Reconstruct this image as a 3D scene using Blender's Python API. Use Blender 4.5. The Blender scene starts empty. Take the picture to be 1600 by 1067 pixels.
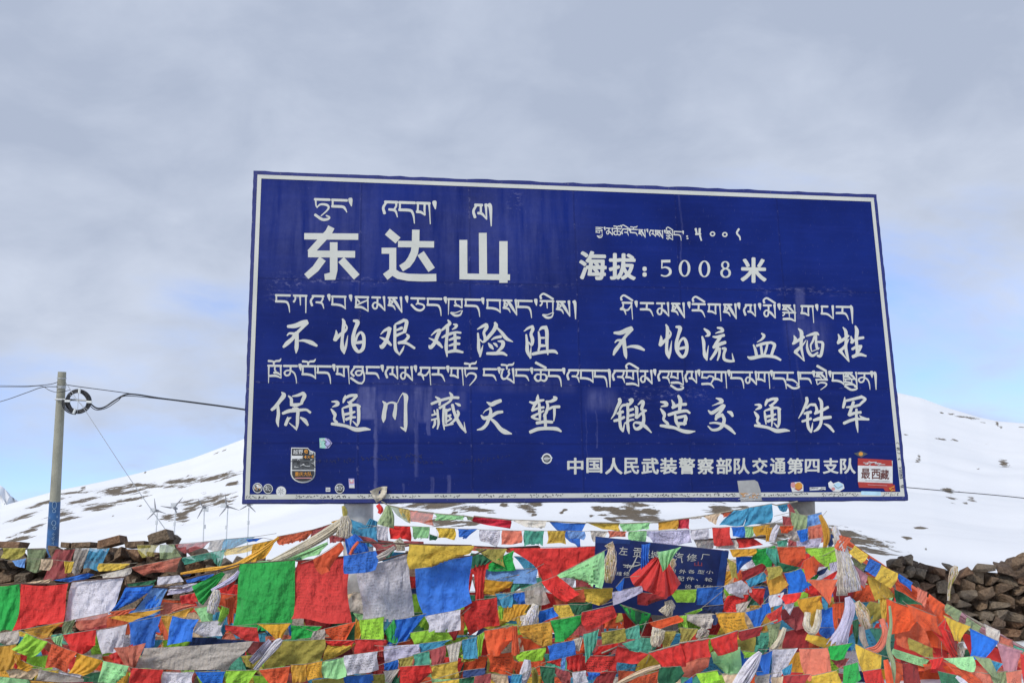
import bpy, bmesh, math, random
import numpy as np
from mathutils import Vector, Matrix

C = bpy.data.collections.new("scene")
bpy.context.scene.collection.children.link(C)
SC = bpy.context.scene
R = math.radians

# ------------------------------------------------------------------ camera
F = 1710.0                       # focal length in pixels of the 1600-wide frame
EYE = np.array([0.0, 0.0, 1.6])
up_c = np.array([(657 - 800) / F, (6476 + 533.5) / F, -1.0]); up_c /= np.linalg.norm(up_c)
fwd_c = np.array([0.0, 0.0, -1.0])
yw = fwd_c - up_c * fwd_c.dot(up_c); yw /= np.linalg.norm(yw)      # world +Y seen from the camera
xw = np.cross(yw, up_c)
M3 = np.array([xw, yw, up_c])    # camera coords -> world coords
cam_d = bpy.data.cameras.new("camera"); cam = bpy.data.objects.new("camera", cam_d)
C.objects.link(cam); SC.camera = cam
cam_d.sensor_width = 36.0; cam_d.lens = F / 1600 * 36.0
cam_d.clip_start = 0.05; cam_d.clip_end = 20000
mw = Matrix.Identity(4)
for i in range(3):
    for j in range(3):
        mw[i][j] = M3[i][j]
    mw[i][3] = EYE[i]
cam.matrix_world = mw

# ------------------------------------------------------------------ world and sun
SUN_EL, SUN_AZ = R(33), R(-146)   # azimuth from +Y towards +X (sun stands front-left, behind the camera)
w = bpy.data.worlds.new("World"); SC.world = w; w.use_nodes = True
nt = w.node_tree; N = nt.nodes; Lk = nt.links
N.clear()
out = N.new("ShaderNodeOutputWorld"); bg = N.new("ShaderNodeBackground")
sky = N.new("ShaderNodeTexSky"); sky.sky_type = 'NISHITA'; sky.sun_disc = False
sky.sun_elevation = SUN_EL; sky.sun_rotation = SUN_AZ
sky.altitude = 1500; sky.air_density = 1.0; sky.dust_density = 0.6; sky.ozone_density = 1.2
tc = N.new("ShaderNodeTexCoord")
def vm(op, a, b=None):
    n = N.new("ShaderNodeVectorMath"); n.operation = op
    for k, v in ((0, a), (1, b)):
        if v is None: continue
        if isinstance(v, (tuple, list)): n.inputs[k].default_value = v
        else: Lk.new(v, n.inputs[k])
    return n.outputs[0]
def ma(op, a, b=None, c=None, clamp=False):
    n = N.new("ShaderNodeMath"); n.operation = op; n.use_clamp = clamp
    for k, v in ((0, a), (1, b), (2, c)):
        if v is None: continue
        if isinstance(v, (int, float)): n.inputs[k].default_value = v
        else: Lk.new(v, n.inputs[k])
    return n.outputs[0]
sep = N.new("ShaderNodeSeparateXYZ"); Lk.new(tc.outputs['Generated'], sep.inputs[0])
zz = ma('MAXIMUM', sep.outputs[2], 0.0)
den = ma('ADD', zz, 0.34)
px_ = ma('DIVIDE', sep.outputs[0], den); py_ = ma('DIVIDE', sep.outputs[1], den)
cmb = N.new("ShaderNodeCombineXYZ"); Lk.new(px_, cmb.inputs[0]); Lk.new(py_, cmb.inputs[1])
def noise(vec, scale, detail=6, rough=0.55, dist=0.0):
    n = N.new("ShaderNodeTexNoise"); n.inputs['Scale'].default_value = scale
    n.inputs['Detail'].default_value = detail; n.inputs['Roughness'].default_value = rough
    n.inputs['Distortion'].default_value = dist
    Lk.new(vec, n.inputs['Vector']); return n.outputs[0]
mp = N.new("ShaderNodeMapping"); mp.inputs['Rotation'].default_value = (0, 0, R(-35)); mp.inputs['Scale'].default_value = (0.75, 1.35, 1.0)
mp.inputs['Location'].default_value = (0.35, 0.9, 0)
Lk.new(cmb.outputs[0], mp.inputs['Vector'])
n1 = noise(mp.outputs[0], 1.5, 8, 0.56, 0.4)
n2 = noise(cmb.outputs[0], 5.5, 6, 0.55, 0.3)
n3 = noise(cmb.outputs[0], 1.0, 4, 0.5, 0.2)
# cover: heavy overhead, opening towards the horizon
cov = ma('MULTIPLY_ADD', zz, 2.6, -0.12)
cov = ma('ADD', cov, ma('MULTIPLY', ma('SUBTRACT', n1, 0.5), 1.9))
cov = ma('ADD', cov, ma('MULTIPLY', ma('SUBTRACT', n2, 0.5), 0.5))
mr = N.new("ShaderNodeMapRange"); mr.interpolation_type = 'SMOOTHSTEP'
mr.inputs['From Min'].default_value = 0.0; mr.inputs['From Max'].default_value = 0.62
Lk.new(cov, mr.inputs['Value'])
# cloud shade: bright thin parts, lavender grey thick parts
shd = ma('ADD', ma('MULTIPLY', n3, 0.85), ma('ADD', ma('MULTIPLY', n1, 0.45), ma('MULTIPLY_ADD', n2, 0.5, -0.28)))
shd = ma('MULTIPLY_ADD', zz, 0.42, shd)
rp = N.new("ShaderNodeValToRGB"); Lk.new(shd, rp.inputs[0])
rp.color_ramp.elements[0].position = 0.56; rp.color_ramp.elements[0].color = (6.8, 7.45, 8.8, 1)
rp.color_ramp.elements[1].position = 0.88; rp.color_ramp.elements[1].color = (4.4, 5.05, 6.45, 1)
mix = N.new("ShaderNodeMix"); mix.data_type = 'RGBA'
skm = N.new("ShaderNodeMix"); skm.data_type = 'RGBA'; skm.blend_type = 'MULTIPLY'; skm.inputs[0].default_value = 1.0
Lk.new(sky.outputs[0], skm.inputs[6]); skm.inputs[7].default_value = (1.5, 1.6, 2.05, 1)
Lk.new(mr.outputs[0], mix.inputs[0]); Lk.new(skm.outputs[2], mix.inputs[6]); Lk.new(rp.outputs[0], mix.inputs[7])
Lk.new(mix.outputs[2], bg.inputs[0]); bg.inputs[1].default_value = 0.1
Lk.new(bg.outputs[0], out.inputs[0])

sd = bpy.data.lights.new("sun", 'SUN'); sd.energy = 2.35; sd.angle = R(10); sd.color = (1.0, 0.95, 0.87)
sun = bpy.data.objects.new("sun", sd); C.objects.link(sun)
sv = Vector((math.sin(SUN_AZ) * math.cos(SUN_EL), math.cos(SUN_AZ) * math.cos(SUN_EL), math.sin(SUN_EL)))
sun.rotation_euler = sv.to_track_quat('Z', 'Y').to_euler(); sun.location = (-8, -8, 12)
SC.view_settings.view_transform = 'Standard'; SC.view_settings.look = 'None'
SC.view_settings.exposure = 0.0; SC.view_settings.gamma = 1.0
SC.cycles.max_bounces = 6; SC.cycles.diffuse_bounces = 3; SC.cycles.transparent_max_bounces = 6

# ------------------------------------------------------------------ helpers
def ray(px, py):
    c = np.array([(px - 800) / F, -(py - 533.5) / F, -1.0])
    return M3 @ c                         # unit depth along the view axis
def at(px, py, d):
    return EYE + ray(px, py) * d
def to_px(P):
    c = M3.T @ (np.asarray(P) - EYE)
    return 800 + F * c[0] / -c[2], 533.5 - F * c[1] / -c[2], -c[2]

BASE = {}
def tag(o, label=None, cat=None, group=None, kind=None):
    if label: o['label'] = label
    if cat: o['category'] = cat
    if group: o['group'] = group
    if kind: o['kind'] = kind
    return o
def thing(name, loc, label, cat, group=None):
    o = bpy.data.objects.new(name, None); C.objects.link(o)
    o.location = [float(v) for v in loc]; o.empty_display_size = 0.1
    BASE[o.name] = np.array(loc, float)
    return tag(o, label, cat, group)
def mesh(name, V, Fc, mat, parent=None, smooth=False, uv=None, label=None, base=None, mats=None):
    V = np.asarray(V, float)
    b = BASE[parent.name] if parent is not None else (np.array(base, float) if base is not None else np.zeros(3))
    me = bpy.data.meshes.new(name)
    me.from_pydata((V - b).tolist(), [], Fc)
    for m in (mat if isinstance(mat, (list, tuple)) else [mat]): me.materials.append(m)
    if mats is not None: me.polygons.foreach_set('material_index', mats)
    if smooth: me.polygons.foreach_set('use_smooth', [True] * len(me.polygons))
    if uv is not None:
        l = me.uv_layers.new(name="UVMap"); vi = np.empty(len(me.loops), int)
        me.loops.foreach_get('vertex_index', vi)
        l.data.foreach_set('uv', np.asarray(uv, float)[vi].ravel())
    me.update()
    o = bpy.data.objects.new(name, me); C.objects.link(o)
    if parent is not None:
        o.parent = parent
    else:
        o.location = b.tolist()
    BASE[o.name] = b
    if label: o['label'] = label
    return o
class MB:
    def __init__(s): s.V = []; s.F = []; s.M = []
    def add(s, V, Fc, m=0):
        n = len(s.V); s.V += [tuple(v) for v in V]; s.F += [tuple(i + n for i in f) for f in Fc]; s.M += [m] * len(Fc)
    def build(s, name, mat, parent=None, **k):
        return mesh(name, s.V, s.F, mat, parent, mats=s.M, **k)
def grid_faces(nu, nv):
    return [(j * nu + i, j * nu + i + 1, (j + 1) * nu + i + 1, (j + 1) * nu + i) for j in range(nv - 1) for i in range(nu - 1)]
def tube(P, r, n=8, cap=True):
    P = [np.asarray(p, float) for p in P]; V = []; Fc = []
    rr = r if isinstance(r, (list, tuple, np.ndarray)) else [r] * len(P)
    prev = None
    for i, p in enumerate(P):
        t = P[min(i + 1, len(P) - 1)] - P[max(i - 1, 0)]; t /= (np.linalg.norm(t) + 1e-12)
        if prev is None:
            a = np.cross(t, [0, 0, 1.0]); 
            if np.linalg.norm(a) < 1e-3: a = np.cross(t, [1.0, 0, 0])
        else:
            a = prev - t * prev.dot(t)
        a /= np.linalg.norm(a); prev = a; b = np.cross(t, a)
        for k in range(n):
            q = 2 * math.pi * k / n
            V.append(p + rr[i] * (math.cos(q) * a + math.sin(q) * b))
    for i in range(len(P) - 1):
        for k in range(n):
            k2 = (k + 1) % n
            Fc.append((i * n + k, i * n + k2, (i + 1) * n + k2, (i + 1) * n + k))
    if cap:
        Fc.append(tuple(range(n))[::-1]); Fc.append(tuple((len(P) - 1) * n + k for k in range(n)))
    return V, Fc
def box(o, ex, ey, ez):
    """corner o, edge vectors"""
    o, ex, ey, ez = (np.asarray(v, float) for v in (o, ex, ey, ez))
    V = [o, o + ex, o + ex + ey, o + ey, o + ez, o + ex + ez, o + ex + ey + ez, o + ey + ez]
    return V, [(0, 3, 2, 1), (4, 5, 6, 7), (0, 1, 5, 4), (1, 2, 6, 5), (2, 3, 7, 6), (3, 0, 4, 7)]
def catmull(pts, k=6):
    pts = np.asarray(pts, float)
    if len(pts) < 3:
        t = np.linspace(0, 1, k + 1)[:, None]
        return pts[0] * (1 - t) + pts[1] * t
    P = np.vstack([2 * pts[0] - pts[1], pts, 2 * pts[-1] - pts[-2]]); outp = []
    for i in range(1, len(P) - 2):
        for s in range(k):
            t = s / k
            outp.append(0.5 * ((2 * P[i]) + (-P[i - 1] + P[i + 1]) * t + (2 * P[i - 1] - 5 * P[i] + 4 * P[i + 1] - P[i + 2]) * t * t + (-P[i - 1] + 3 * P[i] - 3 * P[i + 1] + P[i + 2]) * t ** 3))
    outp.append(P[-2]); return np.array(outp)
def lin(c):
    return tuple((v / 12.92 if v <= 0.04045 else ((v + 0.055) / 1.055) ** 2.4) for v in (x / 255 for x in c))

# ------------------------------------------------------------------ materials
def newmat(name):
    m = bpy.data.materials.new(name); m.use_nodes = True
    n = m.node_tree.nodes; b = n['Principled BSDF']; return m, m.node_tree, n, b
def nz(nt, vec, scale, detail=4, rough=0.5, kind='Object'):
    n = nt.nodes.new("ShaderNodeTexNoise"); n.inputs['Scale'].default_value = scale
    n.inputs['Detail'].default_value = detail; n.inputs['Roughness'].default_value = rough
    if vec is None:
        t = nt.nodes.new("ShaderNodeTexCoord"); vec = t.outputs[kind]
    nt.links.new(vec, n.inputs['Vector']); return n
def mth(nt, op, a, b=None, c=None, clamp=False):
    n = nt.nodes.new("ShaderNodeMath"); n.operation = op; n.use_clamp = clamp
    for k, v in ((0, a), (1, b), (2, c)):
        if v is None: continue
        if isinstance(v, (int, float)): n.inputs[k].default_value = v
        else: nt.links.new(v, n.inputs[k])
    return n.outputs[0]
def ramp(nt, val, stops):
    r = nt.nodes.new("ShaderNodeValToRGB"); nt.links.new(val, r.inputs[0]); e = r.color_ramp.elements
    while len(e) < len(stops): e.new(0.5)
    for i, (p, c) in enumerate(stops):
        e[i].position = p; e[i].color = (*c, 1) if len(c) == 3 else c
    return r.outputs[0]
def mixc(nt, fac, a, b, mode='MIX'):
    n = nt.nodes.new("ShaderNodeMix"); n.data_type = 'RGBA'; n.blend_type = mode
    for k, v in ((0, fac), (6, a), (7, b)):
        if isinstance(v, (int, float)): n.inputs[k].default_value = v
        elif isinstance(v, (tuple, list)): n.inputs[k].default_value = (*v[:3], 1)
        else: nt.links.new(v, n.inputs[k])
    return n.outputs[2]
def bump(nt, h, strength, dist, b):
    n = nt.nodes.new("ShaderNodeBump"); n.inputs['Strength'].default_value = strength; n.inputs['Distance'].default_value = dist
    nt.links.new(h, n.inputs['Height']); nt.links.new(n.outputs[0], b.inputs['Normal'])
def simple(name, col, rough=0.6, var=0.25, scale=8, metal=0.0, bmp=0.0):
    m, t, n, b = newmat(name)
    z = nz(t, None, scale, 5, 0.6)
    c = ramp(t, z.outputs[0], [(0.3, tuple(v * (1 - var) for v in col)), (0.7, tuple(min(1, v * (1 + var)) for v in col))])
    t.links.new(c, b.inputs['Base Color']); b.inputs['Roughness'].default_value = rough; b.inputs['Metallic'].default_value = metal
    if bmp: bump(t, z.outputs[0], bmp, 0.02, b)
    return m
# ------------------------------------------------------------------ terrain
RIDGE = [(-700, 800), (-300, 806), (-100, 800), (0, 791), (28, 783), (90, 766), (160, 752), (220, 738), (300, 716), (375, 688), (470, 650),
         (600, 600), (760, 560), (950, 545), (1100, 552), (1250, 575), (1330, 592), (1405, 614), (1440, 622), (1480, 637),
         (1530, 652), (1560, 658), (1600, 661), (1700, 672), (1900, 720), (2400, 800)]
_az = []; _el = []
for (x, y) in RIDGE:
    r_ = ray(x, y); _az.append(math.atan2(r_[0], r_[1])); _el.append(r_[2] / math.hypot(r_[0], r_[1]))
RR = 260.0
def ridge_e(a):
    return np.interp(a, _az, _el, left=0.03, right=0.03)
_rng = np.random.RandomState(5)
_ph = _rng.rand(40) * 6.28; _fx = _rng.randn(40); _fy = _rng.randn(40)
def lump(x, y, s):
    v = 0
    for i in range(14):
        k = (1.0 + i * 0.35) / s
        v = v + np.sin((_fx[i] * x + _fy[i] * y) * k + _ph[i]) / (1 + i * 0.5)
    return v / 3
def smooth(t):
    t = np.clip(t, 0, 1); return t * t * (3 - 2 * t)
def ground_z(r, a):
    r = np.asarray(r, float); a = np.asarray(a, float)
    x = r * np.sin(a); y = r * np.cos(a)
    front = smooth((1.2 - np.abs(a)) / 0.5)
    near = 1.1 * smooth((r - 2) / 10) * front
    e = ridge_e(a); g = np.clip((r - 12) / (RR - 12), 0, 1) ** 0.62
    z = 1.6 + r * (-0.5 / 12 + (e + 0.5 / 12) * g)
    z = np.where(r < 12, near, z * front)
    zR = (1.6 + RR * e) * front
    far = zR * (1 - smooth((r - RR) / 260)) - 2 * smooth((r - RR) / 200)
    z = np.where(r > RR, far, z)
    amp = np.clip((r - 12) / 60, 0, 1) * np.clip((RR - r) / 80, 0.12, 1) * (r < RR + 5)
    return z + amp * lump(x, y, 9.0) * 0.55
azs = np.concatenate([np.linspace(-math.pi, -0.62, 40)[:-1], np.linspace(-0.62, 0.62, 520), np.linspace(0.62, math.pi, 40)[1:]])
rs = np.concatenate([np.linspace(0.4, 12, 24)[:-1], 12 * (RR / 12) ** (np.linspace(0, 1, 250) ** 0.8), [268, 285, 320, 380, 450, 520, 700, 1200, 2500, 6000]])
A, RG = np.meshgrid(azs, rs)
Z = ground_z(RG, A)
X = RG * np.sin(A); Y = RG * np.cos(A)
TV = np.stack([X.ravel(), Y.ravel(), Z.ravel()], 1)
def land_hit(px, py):
    """terrain point seen at a pixel, walking along the ray"""
    d = ray(px, py); a = math.atan2(d[0], d[1]); h = math.hypot(d[0], d[1]); e = d[2] / h
    r = np.linspace(20, RR, 1500); z = ground_z(r, np.full_like(r, a))
    k = np.nonzero(z - (1.6 + r * e) >= 0)[0]
    r0 = r[k[0]] if len(k) else RR * 0.97
    return a, r0
# patches of bare ground: centre, half length, half height in the picture, tilt (dy/dx); laid out on the slope in metres
PATCH = [(335, 746, 40, 4.5, -.16), (290, 751, 30, 4, -.1), (255, 760, 34, 2.6, -.05), (222, 758, 22, 2.2, 0), (190, 762, 22, 2.4, -.1), (178, 768, 18, 5, -.1), (205, 769, 22, 3.5, -.1),
         (200, 781, 30, 2.6, -.2), (160, 790, 26, 3.6, -.1), (125, 783, 20, 3.6, -.2), (140, 779, 14, 2, -.1), (150, 796, 18, 2.5, -.1), (110, 770, 26, 1.8, -.1), (65, 787, 22, 2.2, -.35), (80, 783, 16, 2, -.2),
         (38, 806, 18, 2.2, -.3), (30, 810, 14, 1.5, -.2), (95, 805, 16, 4, -.25), (105, 810, 14, 3, -.2), (88, 818, 8, 3, -.4), (50, 826, 13, 3.4, -.5), (62, 822, 6, 2, 0), (30, 844, 14, 1, -.2),
         (312, 786, 25, 5, -.1), (330, 781, 30, 2.2, -.12), (345, 775, 22, 1.5, -.12), (300, 794, 14, 3.2, -.2), (290, 800, 8, 3, -.4), (262, 809, 10.5, 5, -.15), (283, 806, 9.5, 8.5, 0), (363, 755, 9, 2.6, 0), (218, 790, 3, .8, 0), (178, 806, 2, .8, 0),
         (690, 791, 40, 5, .1), (650, 787, 40, 3.5, 0), (740, 795, 25, 2.5, .1), (700, 815, 26, 6, 0), (735, 818, 14, 2.5, .1), (822, 792, 13, 5, .3), (840, 788, 10, 2, 0), (834, 804, 3, 1.2, 0), (883, 796, 4, 2, 0), (877, 801, 2.5, 1.5, 0), (787, 790, 6, 2, .2), (710, 800, 5, 1.2, 0),
         (960, 796, 32, 3.5, .18), (990, 806, 34, 7, .2), (1020, 812, 20, 4, .2), (955, 811, 18, 2.5, .3), (1000, 789, 26, 3, .1), (1128, 795, 18, 4.5, .1), (1160, 792, 10, 1.6, 0), (1018, 803, 4, 1.5, 0), (924, 806, 3, 1, 0),
         (1222, 826, 28, 10, -.2), (1210, 838, 20, 6, 0), (1318, 835, 42, 6.5, .2), (1360, 845, 36, 5, .27), (1385, 853, 16, 3, .3), (1325, 849, 32, 4, .22), (1365, 861, 26, 3, .22), (1300, 832, 20, 5, .1),
         (1437, 825, 7, 2, 0), (1417, 842, 6, 2.2, .1), (1446, 857, 3, .9, .2), (1568, 725.5, 6.5, 3.2, .25), (1529, 732, 2, 1.2, 0), (1434, 722, 3.5, 1.4, 0), (1483, 768, 5, 3.4, .1), (1487, 778, 5, 3, .2), (1474, 765, 4, 1.4, .2), (1498, 768, 4, 1.4, .1), (1518, 780, 4.5, 2.2, .2), (1509, 785, 3.5, 1.4, 0),
         (1472, 686, 8, 1, .1), (1490, 688, 5, 1, .1), (1416, 679, 3, .8, 0), (1541, 693, 4, .8, 0), (1470, 645, 3, .8, 0), (1485, 647, 4, .8, 0), (1508, 651, 10, 1.3, .1), (1521, 653, 5, 1.6, .1), (1530, 654, 4, 1, .1), (1536, 649, 3, 1, 0), (1560, 658, 4, 1, 0), (1595, 667, 3, .8, 0),
         (350, 703, 4, 1, -.3), (338, 708, 3, .8, -.3), (228, 736, 3, .7, -.2), (130, 758, 4, .8, -.2), (360, 736, 8, 1.2, -.1), (295, 743, 3, .8, 0)]
bare = np.zeros(len(TV))
sel = np.nonzero((np.abs(A.ravel()) < 0.66) & (RG.ravel() > 15) & (RG.ravel() < RR + 1))[0]
Pc = (TV[sel] - EYE) @ M3
sx = 800 + F * Pc[:, 0] / -Pc[:, 2]; sy = 533.5 - F * Pc[:, 1] / -Pc[:, 2]
ta = A.ravel()[sel]; tr = RG.ravel()[sel]
tx = TV[sel, 0]; ty = TV[sel, 1]
rag = lump(tx, ty, 2.6) * 0.30 + lump(tx + 40, ty, 0.9) * 0.22
val = np.full(len(sel), 9.0)
for (cx, cy, hl, hh, sl) in PATCH:
    if cx > 600 and hh > 2: hl *= 1.12; hh *= 1.4
    a0, r0 = land_hit(cx, cy)
    # metres per pixel across, metres along the slope per pixel of height (local slope of the land)
    mpx = r0 / F
    a1, r1 = land_hit(cx, cy - max(1.0, hh)); a2, r2 = land_hit(cx, cy + max(1.0, hh))
    hr = max(abs(r1 - r2) / 2, 0.8)
    dx = (ta - a0) * r0; dr = tr - r0
    wid = hl * mpx * 1.08
    al, rl_ = land_hit(cx - hl, cy - sl * hl); ar, rr_ = land_hit(cx + hl, cy + sl * hl)
    sh = (rr_ - rl_) / max(1e-3, (ar - al) * r0)   # run of the patch: metres of radius per metre across
    q = np.sqrt((dx / wid) ** 2 + ((dr - sh * dx) / (hr * 1.15)) ** 2)
    val = np.minimum(val, q)
bare[sel] = np.clip(1.24 - val * 0.66 + np.where(val < 2.0, rag, 0) - 0.14, 0, 1)
foot_ = smooth((15.5 - RG.ravel()) / 2.5) * smooth((2.55 - A.ravel() * 10) / .6) * (np.abs(A.ravel()) < 1.2) * (RG.ravel() > 3)
bare = np.maximum(bare, foot_)      # trampled bare earth round the heap of flags
na = len(azs); nr = len(rs)
TF = grid_faces(na, nr)
m, t, n, b = newmat("snow_slope")
at_ = n.new("ShaderNodeAttribute"); at_.attribute_name = "bare"
g = n.new("ShaderNodeNewGeometry")
f1 = nz(t, g.outputs['Position'], 0.55, 9, 0.74); f2 = nz(t, g.outputs['Position'], 0.05, 4, 0.5); f3 = nz(t, g.outputs['Position'], 6, 4, 0.6)
v = mth(t, 'ADD', at_.outputs['Fac'], mth(t, 'MULTIPLY', mth(t, 'SUBTRACT', f1.outputs[0], 0.5), 2.7))
mk = n.new("ShaderNodeMapRange"); mk.inputs['From Min'].default_value = 0.50; mk.inputs['From Max'].default_value = 0.66
t.links.new(v, mk.inputs['Value'])
earth = ramp(t, f3.outputs[0], [(0.3, (.055, .038, .02)), (0.5, (.12, .087, .05)), (0.7, (.21, .16, .092))])
snowc = ramp(t, f2.outputs[0], [(0.3, (.80, .815, .84)), (0.7, (.88, .885, .90))])
t.links.new(mixc(t, mk.outputs[0], snowc, earth), b.inputs['Base Color'])
b.inputs['Roughness'].default_value = 0.75
h = mth(t, 'ADD', mth(t, 'MULTIPLY', f1.outputs[0], 0.35), mth(t, 'MULTIPLY', mk.outputs[0], 0.5))
bump(t, h, 0.5, 0.25, b)
o = mesh("snowy_ground", TV, TF, m, smooth=True)
at2 = o.data.attributes.new("bare", 'FLOAT', 'POINT'); at2.data.foreach_set('value', bare)
tag(o, kind='structure')
# distant snow peak at the far left
prof = [(-420, 730), (-250, 690), (-120, 705), (-40, 742), (0, 758), (10, 766), (18, 775), (28, 782), (60, 800), (140, 840)]
V = []; nd = 9
fine = catmull(prof, 5)
for j in range(nd):
    for i, (x, y) in enumerate(fine):
        s = j / (nd - 1); d = 2600 - 900 * (1 - s) if True else 0
        yy = 900 + (y - 900) * s ** 0.8 + 4 * math.sin(i * 1.7 + j) * (0 < j < nd - 1)
        V.append(at(x + 6 * math.sin(j * 2.1 + i) * (j < nd - 1), yy, d))
m2 = simple("far_snow", (.72, .75, .80), 0.8, 0.12, 0.01)
n2_ = m2.node_tree
gg = n2_.nodes.new("ShaderNodeNewGeometry"); fz = nz(n2_, gg.outputs['Position'], 0.02, 6, 0.7)
t2 = ramp(n2_, fz.outputs[0], [(0.50, (.86, .88, .91)), (0.62, (.86, .88, .91)), (0.68, (.16, .16, .17))])
n2_.links.new(t2, n2_.nodes['Principled BSDF'].inputs['Base Color'])
tag(mesh("distant_mountain", V, grid_faces(len(fine), nd), m2, smooth=True), kind='structure')

# ------------------------------------------------------------------ rocks
def rockmat(name, c1, c2, c3):
    m, t, n, b = newmat(name)
    z1 = nz(t, None, 7, 6, 0.65); z2 = nz(t, None, 38, 4, 0.6)
    c = ramp(t, z1.outputs[0], [(0.3, c1), (0.52, c2), (0.72, c3)])
    t.links.new(mixc(t, 0.3, c, ramp(t, z2.outputs[0], [(0.35, (0.03, .02, .012)), (0.65, (.40, .30, .20))])), b.inputs['Base Color'])
    b.inputs['Roughness'].default_value = 0.88
    bump(t, mth(t, 'ADD', z1.outputs[0], mth(t, 'MULTIPLY', z2.outputs[0], 0.5)), 1.0, 0.07, b)
    return m
ROCK = [rockmat("brown_stone", (.09, .052, .03), (.21, .132, .077), (.33, .22, .14)),
        rockmat("rust_stone", (.11, .05, .026), (.26, .13, .066), (.37, .21, .115)),
        rockmat("grey_stone", (.10, .075, .052), (.23, .18, .128), (.35, .285, .21)),
        rockmat("dark_stone", (.05, .028, .02), (.115, .07, .048), (.19, .125, .084)),
        rockmat("pale_stone", (.10, .075, .05), (.20, .145, .095), (.30, .23, .16))]
def rock(rng, sx, sy, sz, rot=0.0, rx=0.0, boxy=0.0):
    bm = bmesh.new()
    n = 11 if boxy < .5 else 0
    for k in range(n):
        v = rng.randn(3); v /= np.linalg.norm(v); v *= 0.82 + 0.3 * rng.rand()
        v = np.sign(v) * np.abs(v) ** 0.5 * .92
        bm.verts.new((v[0] * sx, v[1] * sy, v[2] * sz))
    if n == 0:
        for i in (-1, 1):
            for j in (-1, 1):
                for k in (-1, 1):
                    bm.verts.new((i * sx * (0.85 + .2 * rng.rand()), j * sy * (0.85 + .2 * rng.rand()), k * sz * (0.8 + .25 * rng.rand())))
        for k in range(3):
            bm.verts.new((rng.uniform(-.7, .7) * sx, rng.uniform(-.7, .7) * sy, rng.choice([-1, 1]) * sz * 1.1))
    r = bmesh.ops.convex_hull(bm, input=bm.verts)
    for g in r.get('geom_interior', []):
        if isinstance(g, bmesh.types.BMVert) and g.is_valid: bm.verts.remove(g)
    bmesh.ops.dissolve_limit(bm, angle_limit=0.22, verts=bm.verts, edges=bm.edges)
    bmesh.ops.bevel(bm, geom=list(bm.edges), offset=min(sx, sz) * 0.06, segments=1, profile=0.6, affect='EDGES')
    bmesh.ops.triangulate(bm, faces=bm.faces)
    bm.verts.index_update()
    cx, s_ = math.cos(rot), math.sin(rot); c2, s2 = math.cos(rx), math.sin(rx)
    V = []
    for v in bm.verts:
        x, y, z = v.co
        x, z = x * cx - z * s_, x * s_ + z * cx
        y, z = y * c2 - z * s2, y * s2 + z * c2
        V.append((x, y, z))
    Fc = [tuple(v.index for v in f.verts) for f in bm.faces]; bm.free(); return np.array(V), Fc
def wall(label, depth, tops, xr, ybot, seed, row_h=0.115):
    rng = np.random.RandomState(seed)
    x0, x1 = xr
    base = at((x0 + x1) / 2, ybot, depth)
    t = thing("dry_stone_wall", base, label, "stone wall")
    stones = []
    yb = ybot; row = 0
    mp_ = depth / F
    xs_t = [p[0] for p in tops]; ys_t = [p[1] for p in tops]
    y = ybot
    while y > min(ys_t) - 4:
        hpx = row_h * rng.uniform(.85, 1.15) / mp_
        x = x0 - rng.uniform(0, 20)
        while x < x1:
            wpx = rng.uniform(.11, .27) / mp_; yc = y - hpx / 2 + rng.uniform(-4, 4)
            top = np.interp(x + wpx / 2, xs_t, ys_t)
            if yc - hpx * .35 > top:
                stones.append((x + wpx / 2, yc, wpx, hpx * rng.uniform(.85, 1.2)))
            x += wpx * rng.uniform(.86, .98)
        y -= hpx * 0.86
    vis = sorted(stones, key=lambda s: -s[2] * s[3])
    core = MB(); npart = 0
    for k, (cx, cy, wp, hp) in enumerate(vis):
        P = at(cx, cy, depth + rng.uniform(-.07, .09))
        Vv, Ff = rock(rng, wp * mp_ * .56, .17 * rng.uniform(.8, 1.2), hp * mp_ * rng.uniform(.55, .72), rng.uniform(-.3, .3), rng.uniform(-.35, .35))
        mi = rng.choice(5, p=[.34, .2, .22, .16, .08])
        if npart < 100 and -40 < cx < 1640:
            npart += 1
            mesh("stone", Vv + P, Ff, ROCK[mi], t)
        else:
            core.add(Vv + P, Ff, int(mi))
    # packed rubble behind the face stones
    for k in range(int((x1 - x0) / 4)):
        cx = rng.uniform(x0, x1); tp = np.interp(cx, xs_t, ys_t); cy = rng.uniform(tp + 16, ybot)
        P = at(cx, cy, depth + rng.uniform(.18, .34))
        Vv, Ff = rock(rng, rng.uniform(.12, .24), .16, rng.uniform(.09, .13), rng.uniform(-.4, .4)); core.add(Vv + P, Ff, 3)
    xs_ = np.linspace(x0, x1, 60)
    tp_ = np.array([np.interp(x, xs_t, ys_t) for x in xs_]) + 15
    Vc = [at(x, y, depth + .12) for x, y in zip(xs_, tp_)] + [at(x, ybot + 12, depth + .12) for x in xs_] + [at(x, y, depth + .42) for x, y in zip(xs_, tp_)] + [at(x, ybot + 12, depth + .42) for x in xs_]
    n6 = 60; Fq = []
    for i in range(n6 - 1):
        Fq += [(i, i + 1, n6 + i + 1, n6 + i), (2 * n6 + i + 1, 2 * n6 + i, 3 * n6 + i, 3 * n6 + i + 1), (i + 1, i, 2 * n6 + i, 2 * n6 + i + 1)]
    core.add(Vc, Fq, 3)
    tag(core.build("rubble", ROCK, t), kind='stuff')
    return t
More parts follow.
